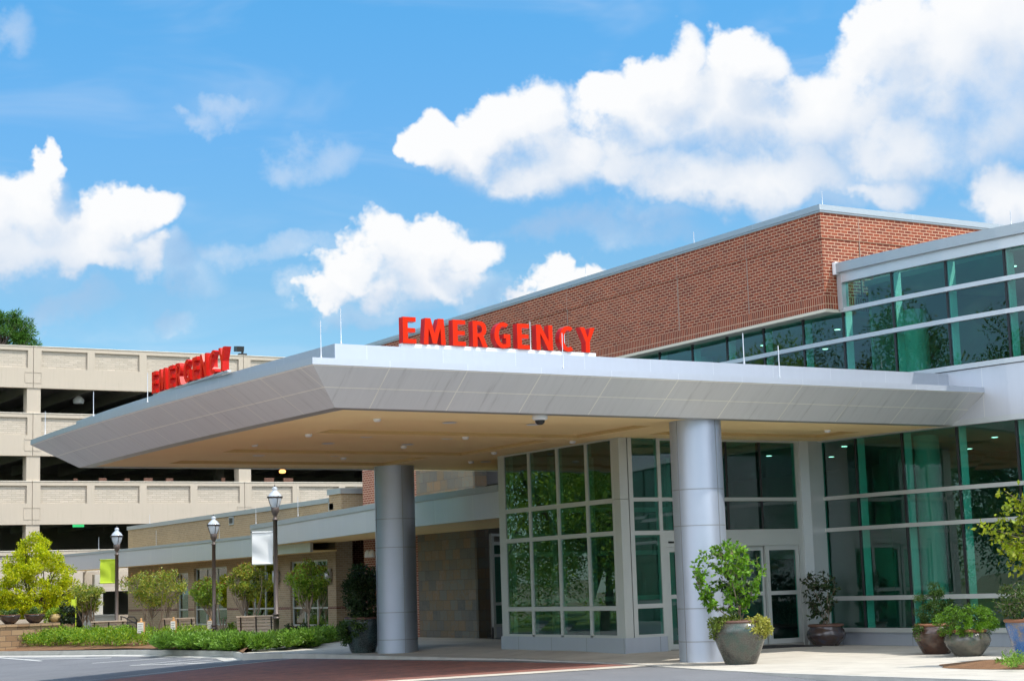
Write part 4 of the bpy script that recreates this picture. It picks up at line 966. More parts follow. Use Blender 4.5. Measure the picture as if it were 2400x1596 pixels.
# pine behind the garage
D_ = 150; P = atd(8, D_); u = np.array([math.cos(YAW), -math.sin(YAW), 0]); C = []
for (px, py, r) in ((-40, 765, 26), (8, 757, 24), (30, 760, 22), (48, 778, 20), (10, 790, 24), (40, 795, 20), (72, 803, 14), (-20, 800, 30), (-10, 748, 20), (24, 745, 14), (55, 765, 14), (62, 790, 14)):
    p = onp(px, py, (*P, 0)); C += [p+RNG.normal(size=3)*r*wpx(D_)*.5 for _ in range(4)]
C = np.array(C); tree('pine_tree', 'tall dark green pine behind the garage roof at left', (P[0]-1.5, P[1], -.6), 1, (0, C[:, 2].min()-2), C, .55, 150, .38, M['pine_leaf'], M['bark_dark'], .30, asp=.16, flat=.7, limbs=16)
# big trees across the drive, mirrored in the glass
def bigtree(x, y, h, r, label, mat, seed, nl=300):
    q = in_ell(150, (0, 0, 0), (1, 1, 1), .45); C = np.array([x, y, h*.56])+q*np.array([r, r, h*.44]); C += RNG.normal(size=C.shape)*.3
    tree('shade_tree', label, (x, y, -.55), 1, (0, h*.25), C, r*.27, nl, .20, mat, M['bark_dark'], .30, 'big trees across the drive, mirrored in the glass', limbs=18)
bigtree(-9, 55, 15.0, 5.5, 'tall dark oak across the drive, mirrored in the upper glass band', M['tree_far'], 1)
bigtree(-1, 66, 13.0, 5.2, 'round leafy tree across the drive, mirrored in the middle vestibule panes', M['tree_lime'], 2)
bigtree(5, 76, 12.0, 4.6, 'bright tree across the drive, mirrored in the far vestibule panes', M['tree_lime'], 3)
bigtree(-16, 45, 13.0, 5.5, 'broad tree across the drive, mirrored beside the brick block', M['tree_far'], 4)
bigtree(-12, 72, 14.5, 5.5, 'dense dark tree across the drive, mirrored in the near vestibule panes', M['tree_far'], 5)
bigtree(-19, 33, 9.0, 5.0, 'low spreading tree across the drive, mirrored low in the right glass', M['tree_far'], 6)
bigtree(66, -24, 9.0, 5.0, 'dark tree far right of the drive, mirrored in the glass above the doors', M['tree_far'], 7, 160)
bigtree(57, -32, 8.0, 5.0, 'rounded tree far right of the drive, mirrored in the left bay of the entrance', M['tree_far'], 8, 160)

UN = np.array([[-34, 60], [-20, 72], [-8, 80], [2, 88], [10, 96]], float); C = []
for i in range(len(UN)-1):
    for k in range(60):
        q = UN[i]+(UN[i+1]-UN[i])*RNG.uniform(); C.append((q[0]+RNG.normal()*1.2, q[1]+RNG.normal()*1.2, RNG.uniform(.0, 8.5)))
P, A = clump_pts(np.array(C), 1.45, 620); tag(leaves('woodland', M['tree_lime'], P, A, .17, .5), 'dense leafy woodland edge behind the lawn, mirrored in the vestibule panes', 'woodland', kind='stuff')
def twiggy(parent, name, base, cen, rad, nst, ntw, nl, ls, mat, r0=.012, droop=.3, asp=.6, fold=.25, barkm=None, shell=.35, reach=.4):
    b = MB(); base = np.asarray(base, float); cen = np.asarray(cen, float); rad = np.asarray(rad, float); st = []; P = []; A = []
    E_ = in_ell(nst, cen, rad*.9, .5)
    for e in E_:
        pth = curve(base+RNG.normal(size=3)*np.array([.05, .05, 0]), e, .22, 8, .05); st.append(pth); b.tube(pth, list(np.linspace(r0, r0*.35, 8)), 5)
    T_ = in_ell(ntw, cen, rad, shell)
    for e in T_:
        best = min(((np.linalg.norm(p-e)+RNG.uniform(0, reach*.4), k, i) for k, pth in enumerate(st) for i, p in enumerate(pth[2:])), key=lambda z: z[0])
        p0 = st[best[1]][best[2]+2]; L = np.linalg.norm(e-p0)
        if L > reach: p0 = e+(p0-e)*reach/L
        tw = curve(p0, e, .2, 5); b.tube(tw, list(np.linspace(r0*.35, r0*.15, 5)), 3, cap=False)
        d = nrm(e-p0)
        for _ in range(nl):
            t = RNG.uniform(.25, 1.0); i = min(3, int(t*4)); f = t*4-i
            P.append(tw[i]*(1-f)+tw[i+1]*f); a = d*.5+RNG.normal(size=3)*.8; a[2] -= droop; A.append(a)
    b.build('stem', barkm or M['bark'], parent); leaves(name, mat, P, A, ls, asp, parent, fold)
def pot(label, cx, cy, z, prof, mat, rimm, rim, group=None, name='potted_shrub'):
    t = thing(name, label, 'planter', (cx, cy, z), group)
    b = MB(); b.lathe(prof, (cx, cy, z), 40); o = b.build('pot', mat, t)
    r, zr = rim; b = MB(); b.lathe([(r-.07, zr-.06), (r-.065, zr+.012), (r-.03, zr+.028), (r+.012, zr+.018), (r+.018, zr-.012), (r, zr-.03)], (cx, cy, z), 40, cap=False); b.build('rim', rimm, t)
    b = MB(); b.lathe([(r-.03, zr-.05), (0.0, zr-.02)], (cx, cy, z), 24); b.build('soil', M['soil'], t)
    return t
def fwdxy(px, py, back, zf=wz):
    p = ong(px, py, zf); d = nrm(p[:2]); return p[:2]+d*back, zf(*(p[:2]+d*back))
def box_c(x0, x1, y0, y1, P):
    """centre and radii of a pixel box at the distance of P"""
    c = onp((x0+x1)/2, (y0+y1)/2, (*P, 0)); d = np.hypot(*P); return c, np.array([(x1-x0)/2*wpx(d), (x1-x0)/2*wpx(d), (y1-y0)/2*wpx(d)])
# 1 speckled planter before the right column
(cx, cy), z = fwdxy(1737, 1557, .30)
t = pot('big speckled grey planter with glossy green shrub before the right column', cx, cy, z, [(.29, 0), (.31, .03), (.42, .30), (.515, .56), (.53, .64), (.49, .74), (.42, .80)], M['glaze_grey'], M['rim_dark'], (.44, .80))
c, r = box_c(1622, 1792, 1262, 1440, (cx, cy)); twiggy(t, 'foliage', (cx, cy, z+.78), c, r, 9, 210, 12, .088, M['camellia'], .013, .35, .62)
c, r = box_c(1665, 1770, 1330, 1462, (cx, cy)); P, A = clump_pts(in_ell(14, c, r*.8), .12, 14); leaves('inner_foliage', M['dark_leaf'], P, A, .09, .6, t)
c, r = box_c(1733, 1815, 1440, 1498, (cx-.1, cy-.30)); P, A = clump_pts(in_ell(60, c, r*.85, .2), .075, 50); o = leaves('trailing_creeper', M['creeper'], P, A, .04, .7, t)
c, r = box_c(1652, 1715, 1442, 1500, (cx-.1, cy-.15)); P, A = clump_pts(np.concatenate([in_ell(30, c, r*.8, .2), in_ell(20, c+np.array([.25, 0, .14]), r*np.array([.9, 1, .35]), .2)]), .08, 40); leaves('trailing_creeper', M['creeper_green'], P, A, .042, .7, t)
# 2 squat dark bowl by the corner panel
(cx, cy), z = fwdxy(1938, 1513, .28)
t = pot('squat dark glazed pot with sparse dark shrub before the corner panel', cx, cy, z, [(.27, 0), (.30, .03), (.43, .17), (.455, .26), (.42, .36), (.37, .41), (.38, .46)], M['glaze_dark'], M['rim_dark'], (.40, .47))
c, r = box_c(1868, 1968, 1328, 1458, (cx, cy)); twiggy(t, 'foliage', (cx, cy, z+.45), c, r*.95, 7, 80, 9, .10, M['shade_leaf'], .014, .3, .5)
# 3 brown pot with dark cloud-pruned conifer
(cx, cy), z = fwdxy(2196, 1533, .26)
t = pot('brown glazed pot with dark bushy conifer, behind the greenish round pot', cx, cy, z, [(.25, 0), (.28, .03), (.42, .30), (.45, .42), (.42, .52), (.38, .57)], M['glaze_brown'], M['rim'], (.39, .58))
Cc = []
for (x0, x1, y0, y1, n) in ((2178, 2212, 1362, 1400, 8), (2150, 2212, 1385, 1425, 14), (2136, 2215, 1410, 1455, 18), (2205, 2236, 1402, 1440, 8), (2146, 2205, 1440, 1470, 12)):
    c, r = box_c(x0, x1, y0, y1, (cx, cy)); Cc += list(in_ell(n, c, r, .5))
b = MB(); b.tube([(cx, cy, z+.5), (cx+.02, cy, z+1.2)], [.035, .02], 6); b.build('stem', M['bark_dark'], t)
P, A = clump_pts(np.array(Cc), .085, 130, out=1.6); leaves('foliage', M['dark_cypress'], P, A, .035, .45, t)
c, r = box_c(2140, 2162, 1462, 1500, (cx-.2, cy-.3)); P, A = clump_pts(in_ell(14, c, r, .2), .05, 26); leaves('trailing_creeper', M['boxleaf'], P, A, .035, .7, t)
# 4 round pot with bright drooping conifer
(cx, cy), z = fwdxy(2270, 1538, .25)
t = pot('round greenish glazed pot overflowing with bright feathery conifer', cx, cy, z, [(.24, 0), (.27, .03), (.41, .20), (.45, .30), (.42, .40), (.34, .46), (.33, .48)], M['glaze_green'], M['rim'], (.36, .48))
c, r = box_c(2206, 2318, 1414, 1490, (cx, cy)); C4 = in_ell(120, c, r, .6, .75); P = []; A = []
for q in C4:
    o = nrm(q-c); k = 80; tt = RNG.uniform(0, 1, (k, 1)); ax = nrm(o*np.array([1, 1, .3])+np.array([0, 0, -.45])); side_ = nrm(RNG.normal(size=(k, 3)))
    P.append(q+ax*tt*.17+side_*.045*(1-tt*.6)); A.append(ax+side_*.9)
leaves('foliage', M['gold_cypress'], np.concatenate(P), np.concatenate(A), .038, .4, t)
P, A = clump_pts(in_ell(40, c, r*.75, .2), .10, 40); leaves('inner_foliage', M['dark_cypress'], P, A, .045, .4, t)
# 5 blue pot at the right edge
(cx, cy), z = fwdxy(2424, 1548, .26)
t = pot('tall blue glazed pot with light green shrub at the right edge', cx, cy, z, [(.25, 0), (.28, .04), (.36, .25), (.43, .50), (.465, .64), (.455, .70)], M['glaze_blue'], M['rim'], (.47, .71))
c, r = box_c(2328, 2450, 1362, 1455, (cx, cy)); twiggy(t, 'foliage', (cx, cy, z+.68), c, r, 12, 170, 11, .055, M['boxleaf'], .010, .1, .55, reach=.5)
# 6 dark planter behind the left column
cx, cy = atd(850, 45.85); z = .0
t = pot('dark planter with tall dark shrub half hidden behind the left column', cx, cy, z, [(.30, 0), (.33, .04), (.43, .35), (.50, .65), (.50, .80), (.46, .90)], M['glaze_black'], M['rim_dark'], (.47, .90))
c, r = box_c(806, 900, 1322, 1465, (cx, cy)); P, A = clump_pts(in_ell(80, c, r*np.array([.9, .9, 1]), .3), .14, 60); leaves('foliage', M['shade_leaf'], P, A, .085, .55, t)
b = MB(); b.tube([(cx, cy, z+.85), (cx, cy, c[2])], [.04, .02], 6); b.build('stem', M['bark_dark'], t)
c, r = box_c(790, 880, 1448, 1490, (cx-.15, cy-.2)); P, A = clump_pts(in_ell(60, c, r, .3), .11, 60); leaves('trailing_creeper', M['boxleaf'], P, A, .05, .7, t)
c, r = box_c(790, 830, 1470, 1518, (cx-.1, cy-.25)); P, A = clump_pts(in_ell(22, c, r, .2), .09, 45); leaves('trailing_creeper', M['boxleaf'], P, A, .05, .7, t)
# tree reaching in from the right edge
tb = np.array([24.1, 20.2, .05]); t = thing('young_tree', 'yellow-green leafy tree reaching in at the right edge above the blue pot', 'tree', tb)
dR = float(np.hypot(23.3, 20.6)); RP = (23.3, 20.6); b = MB(); P = []; A = []
top = onp(2520, 1090, (*tb[:2], 0)); b.tube([tb-np.array([0, 0, .1]), (tb+top)/2+np.array([.05, .02, 0]), top], [.05, .035, .015], 8)
brs = [((2500, 1180), (2352, 1148)), ((2500, 1200), (2368, 1190)), ((2510, 1290), (2292, 1228)), ((2510, 1290), (2330, 1212)), ((2505, 1310), (2322, 1262)), ((2500, 1330), (2350, 1290)), ((2500, 1350), (2360, 1320)), ((2510, 1250), (2390, 1216)), ((2500, 1300), (2380, 1300)), ((2520, 1180), (2420, 1120)), ((2500, 1270), (2345, 1245)), ((2505, 1280), (2372, 1270))]
for (ax, ay), (ex_, ey) in brs:
    d0 = RNG.uniform(-.25, .25); st = onp(ax, ay, (*tb[:2], 0)); en = onp(ex_, ey, (RP[0]+d0*.6, RP[1]+d0*.8, 0)); pth = curve(st, en, .10, 9); b.tube(pth, list(np.linspace(.012, .003, 9)), 4)
    for _ in range(105):
        k = RNG.uniform(1.5, 8); i = min(7, int(k)); f = k-i; d = nrm(pth[8]-pth[0]); P.append(pth[i]*(1-f)+pth[i+1]*f+RNG.normal(size=3)*np.array([.07, .07, .05])); a = d*.5+RNG.normal(size=3)*.7; a[2] -= .35; A.append(a)
b.build('trunk', M['bark'], t); leaves('crown', M['branch_leaf'], P, A, .092, .6, t)
# juniper sprigs in the small mulch bed
def sprays(C, n, L, w, up_=.5):
    P = []; A = []
    for q in C:
        for _ in range(n):
            d = nrm(np.array([RNG.normal(), RNG.normal(), abs(RNG.normal())*up_+.25])); k = 26; tt = RNG.uniform(0, 1, (k, 1)); s = nrm(RNG.normal(size=(k, 3)))
            P.append(q+d*tt*L*RNG.uniform(.6, 1.1)+s*w*(1-.6*tt)); A.append(d+s*.7)
    return np.concatenate(P), np.concatenate(A)
Cj = [ong(x, y, lambda a, b: .08) for x, y in ((2352, 1552), (2368, 1550), (2385, 1556), (2395, 1552), (2410, 1556), (2375, 1560))]
P, A = sprays(Cj, 9, .26, .03); tag(leaves('juniper', M['juniper'], P, A, .045, .35), 'low juniper sprigs in the small mulch bed at the right edge', 'plant')
# ground cover of the long bed
def along(pts, zf, n):
    Q = [ong(x, y, zf) for x, y in pts]; d = np.r_[0, np.cumsum([np.linalg.norm(Q[i+1]-Q[i]) for i in range(len(Q)-1)])]; t = np.linspace(0, d[-1], n)
    return np.stack([np.interp(t, d, [q[k] for q in Q]) for k in range(3)], 1)
F_ = along(((-120, 1511), (0, 1512), (130, 1511), (300, 1511), (400, 1508), (470, 1505)), bedh, 110)
C = []
for k in range(4):
    f = F_.copy(); f[:, :2] += nrm(f[:, :2])*(.25+.55*k); f += RNG.normal(size=f.shape)*np.array([.18, .18, .04]); f[:, 2] += .20+.06*k; C.append(f)
C = np.concatenate(C); P, A = clump_pts(C, .25, 85, flat=.8); A[:, 2] += .5
o = leaves('ground_cover', M['hedge_leaf'], P, A, .075, .5); tag(o, 'low clipped yellow-green shrubs edging the mulch bed', 'ground cover', kind='stuff')
F_ = along(((372, 1519), (430, 1516), (500, 1516), (580, 1519), (640, 1517), (700, 1513), (752, 1507), (770, 1502)), bedh, 70)
C = []
for k in range(3):
    f = F_.copy(); f[:, :2] += nrm(f[:, :2])*(.3+.7*k); f += RNG.normal(size=f.shape)*np.array([.2, .2, .03]); f[:, 2] += .05; C.append(f)
C = np.concatenate(C); P, A = sprays(C, 22, .38, .06, .8)
o = leaves('juniper_cover', M['juniper'], P, A, .085, .4); tag(o, 'feathery bright green juniper spreading over the front of the bed', 'ground cover', kind='stuff')
Cg = [ong(x, y, bedh) for x, y in ((-6, 1513), (8, 1514), (14, 1511))]; P, A = sprays(Cg, 40, .42, .02, 1.6); tag(leaves('grass_tuft', M['liriope'], P, A, .10, .15), 'yellowish grassy tuft at the left end of the bed', 'plant')
for px, py, hh, lab in ((682, 1484, 30, 'dark low bush under the right window, nearest the lamp post'), (715, 1484, 30, 'dark low bush under the right window, middle of three'), (752, 1486, 32, 'dark low bush under the right window, nearest the pier')):
    p = ong(px, py+8, bedh); r = 18*wpx(np.hypot(*p[:2])); t = thing('low_bush', lab, 'shrub', p, 'dark bushes below the window')
    P, A = clump_pts(in_ell(30, p+np.array([0, 0, r*.8]), (r, r, r*.8), .4), r*.35, 60); leaves('foliage', M['shade_leaf'], P, A, .06, .5, t)
for px, py, lab in ((552, 1492, 'sunlit yellow-green bush at the foot of the tree behind the white banner'), (140+95, 1494, 'leafy green bush below the left bench')):
    p = ong(px, py, bedh); r = 22*wpx(np.hypot(*p[:2])); t = thing('low_bush', lab, 'shrub', p)
    P, A = clump_pts(in_ell(30, p+np.array([0, 0, r*.7]), (r*1.2, r, r*.7), .3), r*.3, 50); leaves('foliage', M['hedge_leaf'], P, A, .07, .45, t)
# ------------------------------------------------------------------ street lamps and banners
def lamp(px, dist, ytop, label):
    P = atd(px, dist); zt = onp(px, ytop, (*P, 0))[2]; zb = bedh(*P) if P[0] < 22 else .05
    t = thing('street_lamp', label, 'street lamp', (*P, zb), 'brown lantern posts along the bed')
    c = (P[0], P[1], 0); b = MB(); z3 = zt-3.93
    b.lathe([(.13, zb-.1), (.13, zb+.12), (.085, zb+.2), (.085, z3-.10), (.11, z3-.10), (.11, z3-.06), (.085, z3-.05), (.085, z3+.0), (.11, z3+.01), (.11, z3+.05), (.068, z3+.08), (.064, zt-1.09), (.092, zt-1.085), (.092, zt-1.06), (.055, zt-1.05), (.05, zt-.97), (.07, zt-.93), (.085, zt-.91), (.09, zt-.88), (.115, zt-.84), (.125, zt-.72), (.11, zt-.70)], c, 16)
    b.build('pole', M['bronze_pole'], t)
    b = MB(); b.lathe([(.108, zt-.70), (.155, zt-.60), (.19, zt-.50), (.205, zt-.42)], c, 20, cap=False); b.lathe([(.215, zt-.38), (.19, zt-.33), (.14, zt-.27), (.085, zt-.22), (.06, zt-.19), (.085, zt-.15), (.075, zt-.11), (.03, zt-.08)], c, 20)
    g_ = b.build('lantern_glass', M['clear'], t)
    b = MB(); b.lathe([(.0, zt-.66), (.07, zt-.66), (.075, zt-.45), (.0, zt-.42)], c, 14); b.build('bulb', M['lamp_frost'], g_)
    b = MB(); b.lathe([(.208, zt-.425), (.222, zt-.42), (.222, zt-.38), (.208, zt-.375)], c, 24, cap=False)
    for k in range(4):
        a = YAW*-1+math.pi/2*k+.55; d = np.array([math.cos(a), math.sin(a), 0]); q = np.array([P[0], P[1], 0])
        b.tube([q+d*r+np.array([0, 0, z]) for r, z in ((.118, zt-.71), (.165, zt-.60), (.20, zt-.50), (.215, zt-.40))], .009, 5)
        v = q+d*.222+np.array([0, 0, zt-.40]); b.beam(v-d*.01, v+d*.02, .07, .06)
    b.build('lantern_frame', M['bronze'], t)
    b = MB(); b.lathe([(.03, zt-.08), (.018, zt-.06), (.022, zt-.045), (.010, zt-.03), (.0, zt)], c, 10); b.build('finial', M['bronze'], t)
    return t, P
def banner(t, P, x0, x1, y0, y1, mat, label):
    dist = np.hypot(*P); e = np.array([math.cos(YAW), -math.sin(YAW), 0]); zt, zb = onp(x1, y0, (*P, 0))[2], onp(x1, y1, (*P, 0))[2]
    off = (x1-(1200+4014.18*((np.array([*P, 3])-E0)@rt)/((np.array([*P, 3])-E0)@fw)))*wpx(dist); w = (x1-x0)*wpx(dist); p1 = np.array([P[0], P[1], 0])+e*off; n = np.array([-e[1], e[0], 0])
    b = MB()
    for z in (zt+.01, zb-.01): b.tube([np.array([P[0], P[1], z]), p1-e*(w+.05)+np.array([0, 0, z])], .014, 6)
    b.build('banner_arm', M['bronze'], t)
    def f(u, v):
        k = .035*math.sin(3.2*v+1.1)*math.sin(math.pi*v)+.018*math.sin(7*v+4*u)*math.sin(math.pi*v)
        return p1-e*w*(1-u)+n*k+np.array([0, 0, zb+(zt-zb)*v])-e*.012*math.sin(3*v+.8)
    m = MB(); m.grid(f, 10, 22); m.grid(lambda u, v: f(1-u, v)+n*.006, 10, 22)
    for z in (zt, zb): m.tube([p1-e*w+np.array([0, 0, z]), p1+np.array([0, 0, z])], .024, 8)
    tag(m.build('banner', mat), label, 'banner')
t, P = lamp(273.5, 65.5, 1231, 'brown lantern post farthest left, carrying the lime banner')
banner(t, P, 236, 270, 1311, 1365, M['lime_cloth'], 'lime green cloth banner hanging from the left lamp post')
lamp(502, 62, 1204, 'brown lantern post in the middle without a banner')
t, P = lamp(647.5, 52.5, 1134, 'tallest brown lantern post, carrying the white banner')
banner(t, P, 592, 640, 1246, 1320, M['white_cloth'], 'plain white cloth banner hanging from the tallest lamp post')
p = atd(170, 70); z1, z0 = onp(170, 1404, (*p, 0))[2], onp(170, 1430, (*p, 0))[2]; m = MB(); m.box((p[0]-.05, p[1], z0), (p[0]+.10, p[1]+.03, z1)); m.tube([(p[0]+.13, p[1]+.015, -.2), (p[0]+.13, p[1]+.015, z1+.1)], .02, 6)
tag(m.build('marker_flag', M['lime_cloth']), 'narrow bright green marker on a stake beside the lime-yellow tree', 'flag')

# ------------------------------------------------------------------ benches, boxes, railing, stone planter
def bench(px, py, dist, rot, label):
    P = atd(px, dist); z = .02 if P[0] > 22 else bedh(*P); zz = onp(px, py, (*P, 0))[2]; z = zz-.86
    t = thing('bench', label, 'bench', (*P, z), 'slatted benches behind the bed'); c, s = math.cos(rot), math.sin(rot)
    def W(x, y, zz): return (P[0]+c*x-s*y, P[1]+s*x+c*y, z+zz)
    L = .62
    b = MB()
    for k in range(5): b.beam(W(-L, .02-.045*(4-k)*.0+.10-.05*k*.9, .42+.105*k), W(L, .02+.10-.05*k*.9, .42+.105*k), .025, .09, upv=(0, 0, 1))
    b.build('backrest', M['wood'], t); b = MB()
    for k in range(4): b.beam(W(-L, .16+.11*k, .42+.01*k), W(L, .16+.11*k, .42+.01*k), .095, .03)
    b.build('seat', M['wood'], t)
    for x in (-.5, 0, .5):
        b = MB(); b.tube([W(x, -.12, .90), W(x, .05, .52), W(x, .10, .39), W(x, .55, .40)], .022, 6); b.tube([W(x, .12, .39), W(x, .02, -.05)], .022, 6); b.tube([W(x, .5, .39), W(x, .56, -.05)], .022, 6); b.build('leg_frame', M['black'], t)
    b = MB(); b.beam(W(-L-.02, -.115, .90), W(L+.02, -.115, .90), .05, .04); b.build('top_rail', M['wood'], t)
bench(254, 1458, 64, -.15, 'slatted bench behind the left lamp post, only its back showing')
bench(418, 1451, 66, -.55, 'slatted bench turned sideways behind the middle info box')
bench(600, 1446, 58, -.45, 'slatted bench behind the olive tree and the white banner')
def info(x0, xm, x1, yt, yb, ybase, dist, label):
    P = ong((x0+x1)/2, ybase+1, bedh)[:2]; dist = float(np.hypot(*P)); zt, zb = onp(x0, yt+7, (*P, 0))[2], onp(x0, yb, (*P, 0))[2]; z0 = bedh(*P); t = thing('info_box', label, 'sign', (*P, z0), 'small boxes on posts in the bed')
    e = np.array([math.cos(YAW-.25), -math.sin(YAW-.25), 0]); n = np.array([-e[1], e[0], 0]); w = (x1-x0)*wpx(dist)*.95; h_ = zt-zb; q = np.array([P[0], P[1], 0])
    b = MB(); a = q-e*w/2; b.prism([tuple(v[:2]) for v in (a, a+e*w, a+e*w+n*.22, a+n*.22)], zb, zt); b.build('box', M['box_wood'], t)
    f = MB(); a = q-e*w/2-n*.008; c = q+e*w*.28-n*.008; f.prism([tuple(v[:2]) for v in (a, c, c+n*.007, a+n*.007)], zb+.02, zt-.02); o = f.build('printed_face', M['box_paint'], t)
    l = MB()
    for k, (f0, f1) in enumerate(((.12, .88), (.12, .7), (.12, .88), (.12, .8), (.12, .55))):
        zz = zt-.09-.075*k; p0 = a+(c-a)*f0-n*.004; p1 = a+(c-a)*f1-n*.004; l.prism([tuple(v[:2]) for v in (p0, p1, p1+n*.003, p0+n*.003)], zz, zz+.022)
    l.build('text_line', M['print'], o)
    b = MB(); b.beam(q+n*.1+np.array([0, 0, z0-.2]), q+n*.1+np.array([0, 0, zb]), .09, .09, upv=(0, 1, 0)); b.build('post', M['box_wood'], t)
    b = MB(); b.lathe([(.05, zt), (.05, zt+.03), (.025, zt+.045), (.045, zt+.08), (.03, zt+.115), (0, zt+.125)], tuple(q+n*.1), 10); b.build('finial', M['box_wood'], t)
info(322, 334, 340, 1450, 1484, 1508, 56, 'small wooden box with printed face on a post, left of three')
info(400, 407, 414, 1447, 1483, 1505, 57, 'small wooden box with printed face on a post, middle of three')
info(486, 493, 500, 1446, 1484, 1494, 57, 'small wooden box with printed face on a post, beside the middle lamp post')
# bronze railing
p = atd(302, 74); rl = thing('railing', 'dark bronze stair railing before the pale wall', 'railing', (*p, 0)); e = np.array([math.cos(YAW), -math.sin(YAW), 0])
def rp_(x, y): return onp(x, y, (*p, 0))
b = MB()
for pts in (((282, 1444), (292, 1446), (321, 1462)), ((282, 1456), (292, 1457), (321, 1474)), ((298, 1450), (301, 1445), (314, 1445), (320, 1452), (322, 1480)), ((298, 1450), (298, 1482)), ((298, 1458), (321, 1458)), ((284, 1444), (284, 1484)), ((321, 1452), (321, 1486))): b.tube([rp_(*q) for q in pts], .028, 6)
b.build('rail', M['bronze'], rl)
b = MB()
for x in range(286, 321, 4): b.tube([rp_(x, 1456+max(0, x-292)*.55), rp_(x, 1486)], .011, 5)
b.build('baluster', M['bronze'], rl)
# stone planter wall with bowls
P0 = atd(141, 66); Yp = P0[1]; zt = onp(141, 1458, (*P0, 0))[2]
pw = thing('stone_planter', 'rough brown stone planter wall behind the lime-yellow tree', 'planter', (P0[0]-3, Yp, -.3)); b = MB(); b.box((P0[0]-9, Yp+.05, -.6), (P0[0]-.05, Yp+1.4, zt-.10)); b.build('wall', M['wallstone'], pw)
b = MB(); b.box((P0[0]-9, Yp, zt-.095), (P0[0], Yp+1.45, zt)); b.build('ledge', M['wallstone'], pw)
b = MB(); x_ = onp(100, 1450, (P0[0]-1, Yp+1.6, 0)); b.box((x_[0]-8, Yp+1.6, -.5), (x_[0]+.3, Yp+1.9, zt+.14)); b.build('back_wall', M['precast'], pw)
def bowl(px, yr, r, h, label, soilplant):
    q = ony(px, yr+h/wpx(66)*.9, Yp+.55); t = thing('planter_bowl', label, 'planter', (q[0], Yp+.55, zt), 'black bowls on the stone planter')
    b = MB(); b.lathe([(r*.35, zt+.001), (r*.5, zt+.02), (r*.8, zt+h*.45), (r*.97, zt+h*.85), (r, zt+h), (r*.95, zt+h+.02), (r*.9, zt+h)], (q[0], Yp+.55, 0), 28); b.build('bowl', M['glaze_dark'], t)
    b = MB(); b.lathe([(r*.9, zt+h+.004), (r*1.01, zt+h+.03), (r*.88, zt+h+.035), (0, zt+h-.02)], (q[0], Yp+.55, 0), 28); b.build('rim', M['rim'], t)
    P, A = clump_pts(in_ell(20, (q[0], Yp+.55, zt+h+.10), (r*.85, r*.85, .16), .1), .10, 30); leaves('foliage', soilplant, P, A, .07, .5, t)
bowl(23, 1443, .38, .30, 'black bowl planter at the left edge of the stone wall', M['boxleaf']); bowl(81, 1441, .38, .30, 'black bowl planter behind the trunk of the lime-yellow tree', M['boxleaf'])
q = ony(130, 1455, Yp+.5); t = thing('urn', 'round buff urn wrapped in green vine on the stone wall', 'planter', (q[0], Yp+.5, zt))
b = MB(); b.lathe([(.10, zt+.001), (.19, zt+.08), (.22, zt+.18), (.16, zt+.29), (.12, zt+.31)], (q[0], Yp+.5, 0), 20); b.build('jar', M['urn'], t)
P, A = clump_pts(np.array([q+np.array([.34*math.cos(a)-.03, -.05, .12+.26*math.sin(a)*1.1]) for a in np.linspace(.1, 3.6, 16)]), .10, 26); leaves('vine', M['crape_green'], P, A, .075, .6, t)
p = atd(157, 66.5); t = thing('potted_shrub', 'dark bushy shrub in a buff pot at the end of the stone wall', 'planter', (*p, -.3)); b = MB(); zp = onp(157, 1461, (*p, 0))[2]; b.lathe([(.20, -.5), (.30, zp-.3), (.30, zp)], (p[0], p[1], 0), 20); b.build('pot', M['wallstone'], t)
c, r = box_c(138, 180, 1410, 1470, p); P, A = clump_pts(in_ell(40, c, r, .3), .12, 50); leaves('foliage', M['dark_leaf'], P, A, .085, .4, t)
b = MB(); pp = onp(248, 1400, (24, 83)); b.box((pp[0]-.2, 83, -.5), (pp[0]+.22, 83.4, 2.8)); b.build('post', M['kerb'], rw)

# ------------------------------------------------------------------ lightning rods
def rod(px, yt, yb, P, label, r=.008):
    a, c = onp(px, yb, P), onp(px, yt, P); b = MB(); b.lathe([(.022, -.02), (.022, .015), (r, .03), (r, c[2]-a[2]-.03), (.002, c[2]-a[2])], tuple(a), 8)
    tag(b.build('lightning_rod', M['rod'], loc=a), label, 'lightning rod', 'thin lightning rods on the roofs')
Fx = lambda px: ony(px, 840, 26.50); Px = lambda px: ony(px, 820, 27.40)
rod(752.5, 751, 838.5, Fx(752.5), 'lightning rod at the near corner of the canopy edge'); rod(799.5, 722, 805, Px(799.5), 'tall lightning rod just right of the canopy corner')
rod(1244, 752, 822, ony(1244, 820, 27.75), 'lightning rod standing behind the second last E of the sunlit sign'); rod(1320, 780, 862.5, Fx(1320), 'lightning rod in front of the C of the sunlit sign'); rod(1323.5, 779, 810, ony(1323.5, 810, 34), 'lightning rod seen through the C of the sunlit sign')
rod(1744, 780, 851, Px(1744), 'left of the two lightning rods on the canopy right of the sign', .011); rod(1827.5, 809, 884, Fx(1827.5), 'right of the two lightning rods on the canopy right of the sign', .011)
def Lx(px, py): return onz(px, py, FT)
rod(105.7, 963, 1020, Lx(107, 1019), 'lightning rod near the far left tip of the canopy'); rod(219, 917, 974, onz(219, 974, FT), 'lightning rod between the left tip and the shaded sign'); rod(346, 873, 942, Lx(346, 945), 'lightning rod at the far end of the shaded sign')
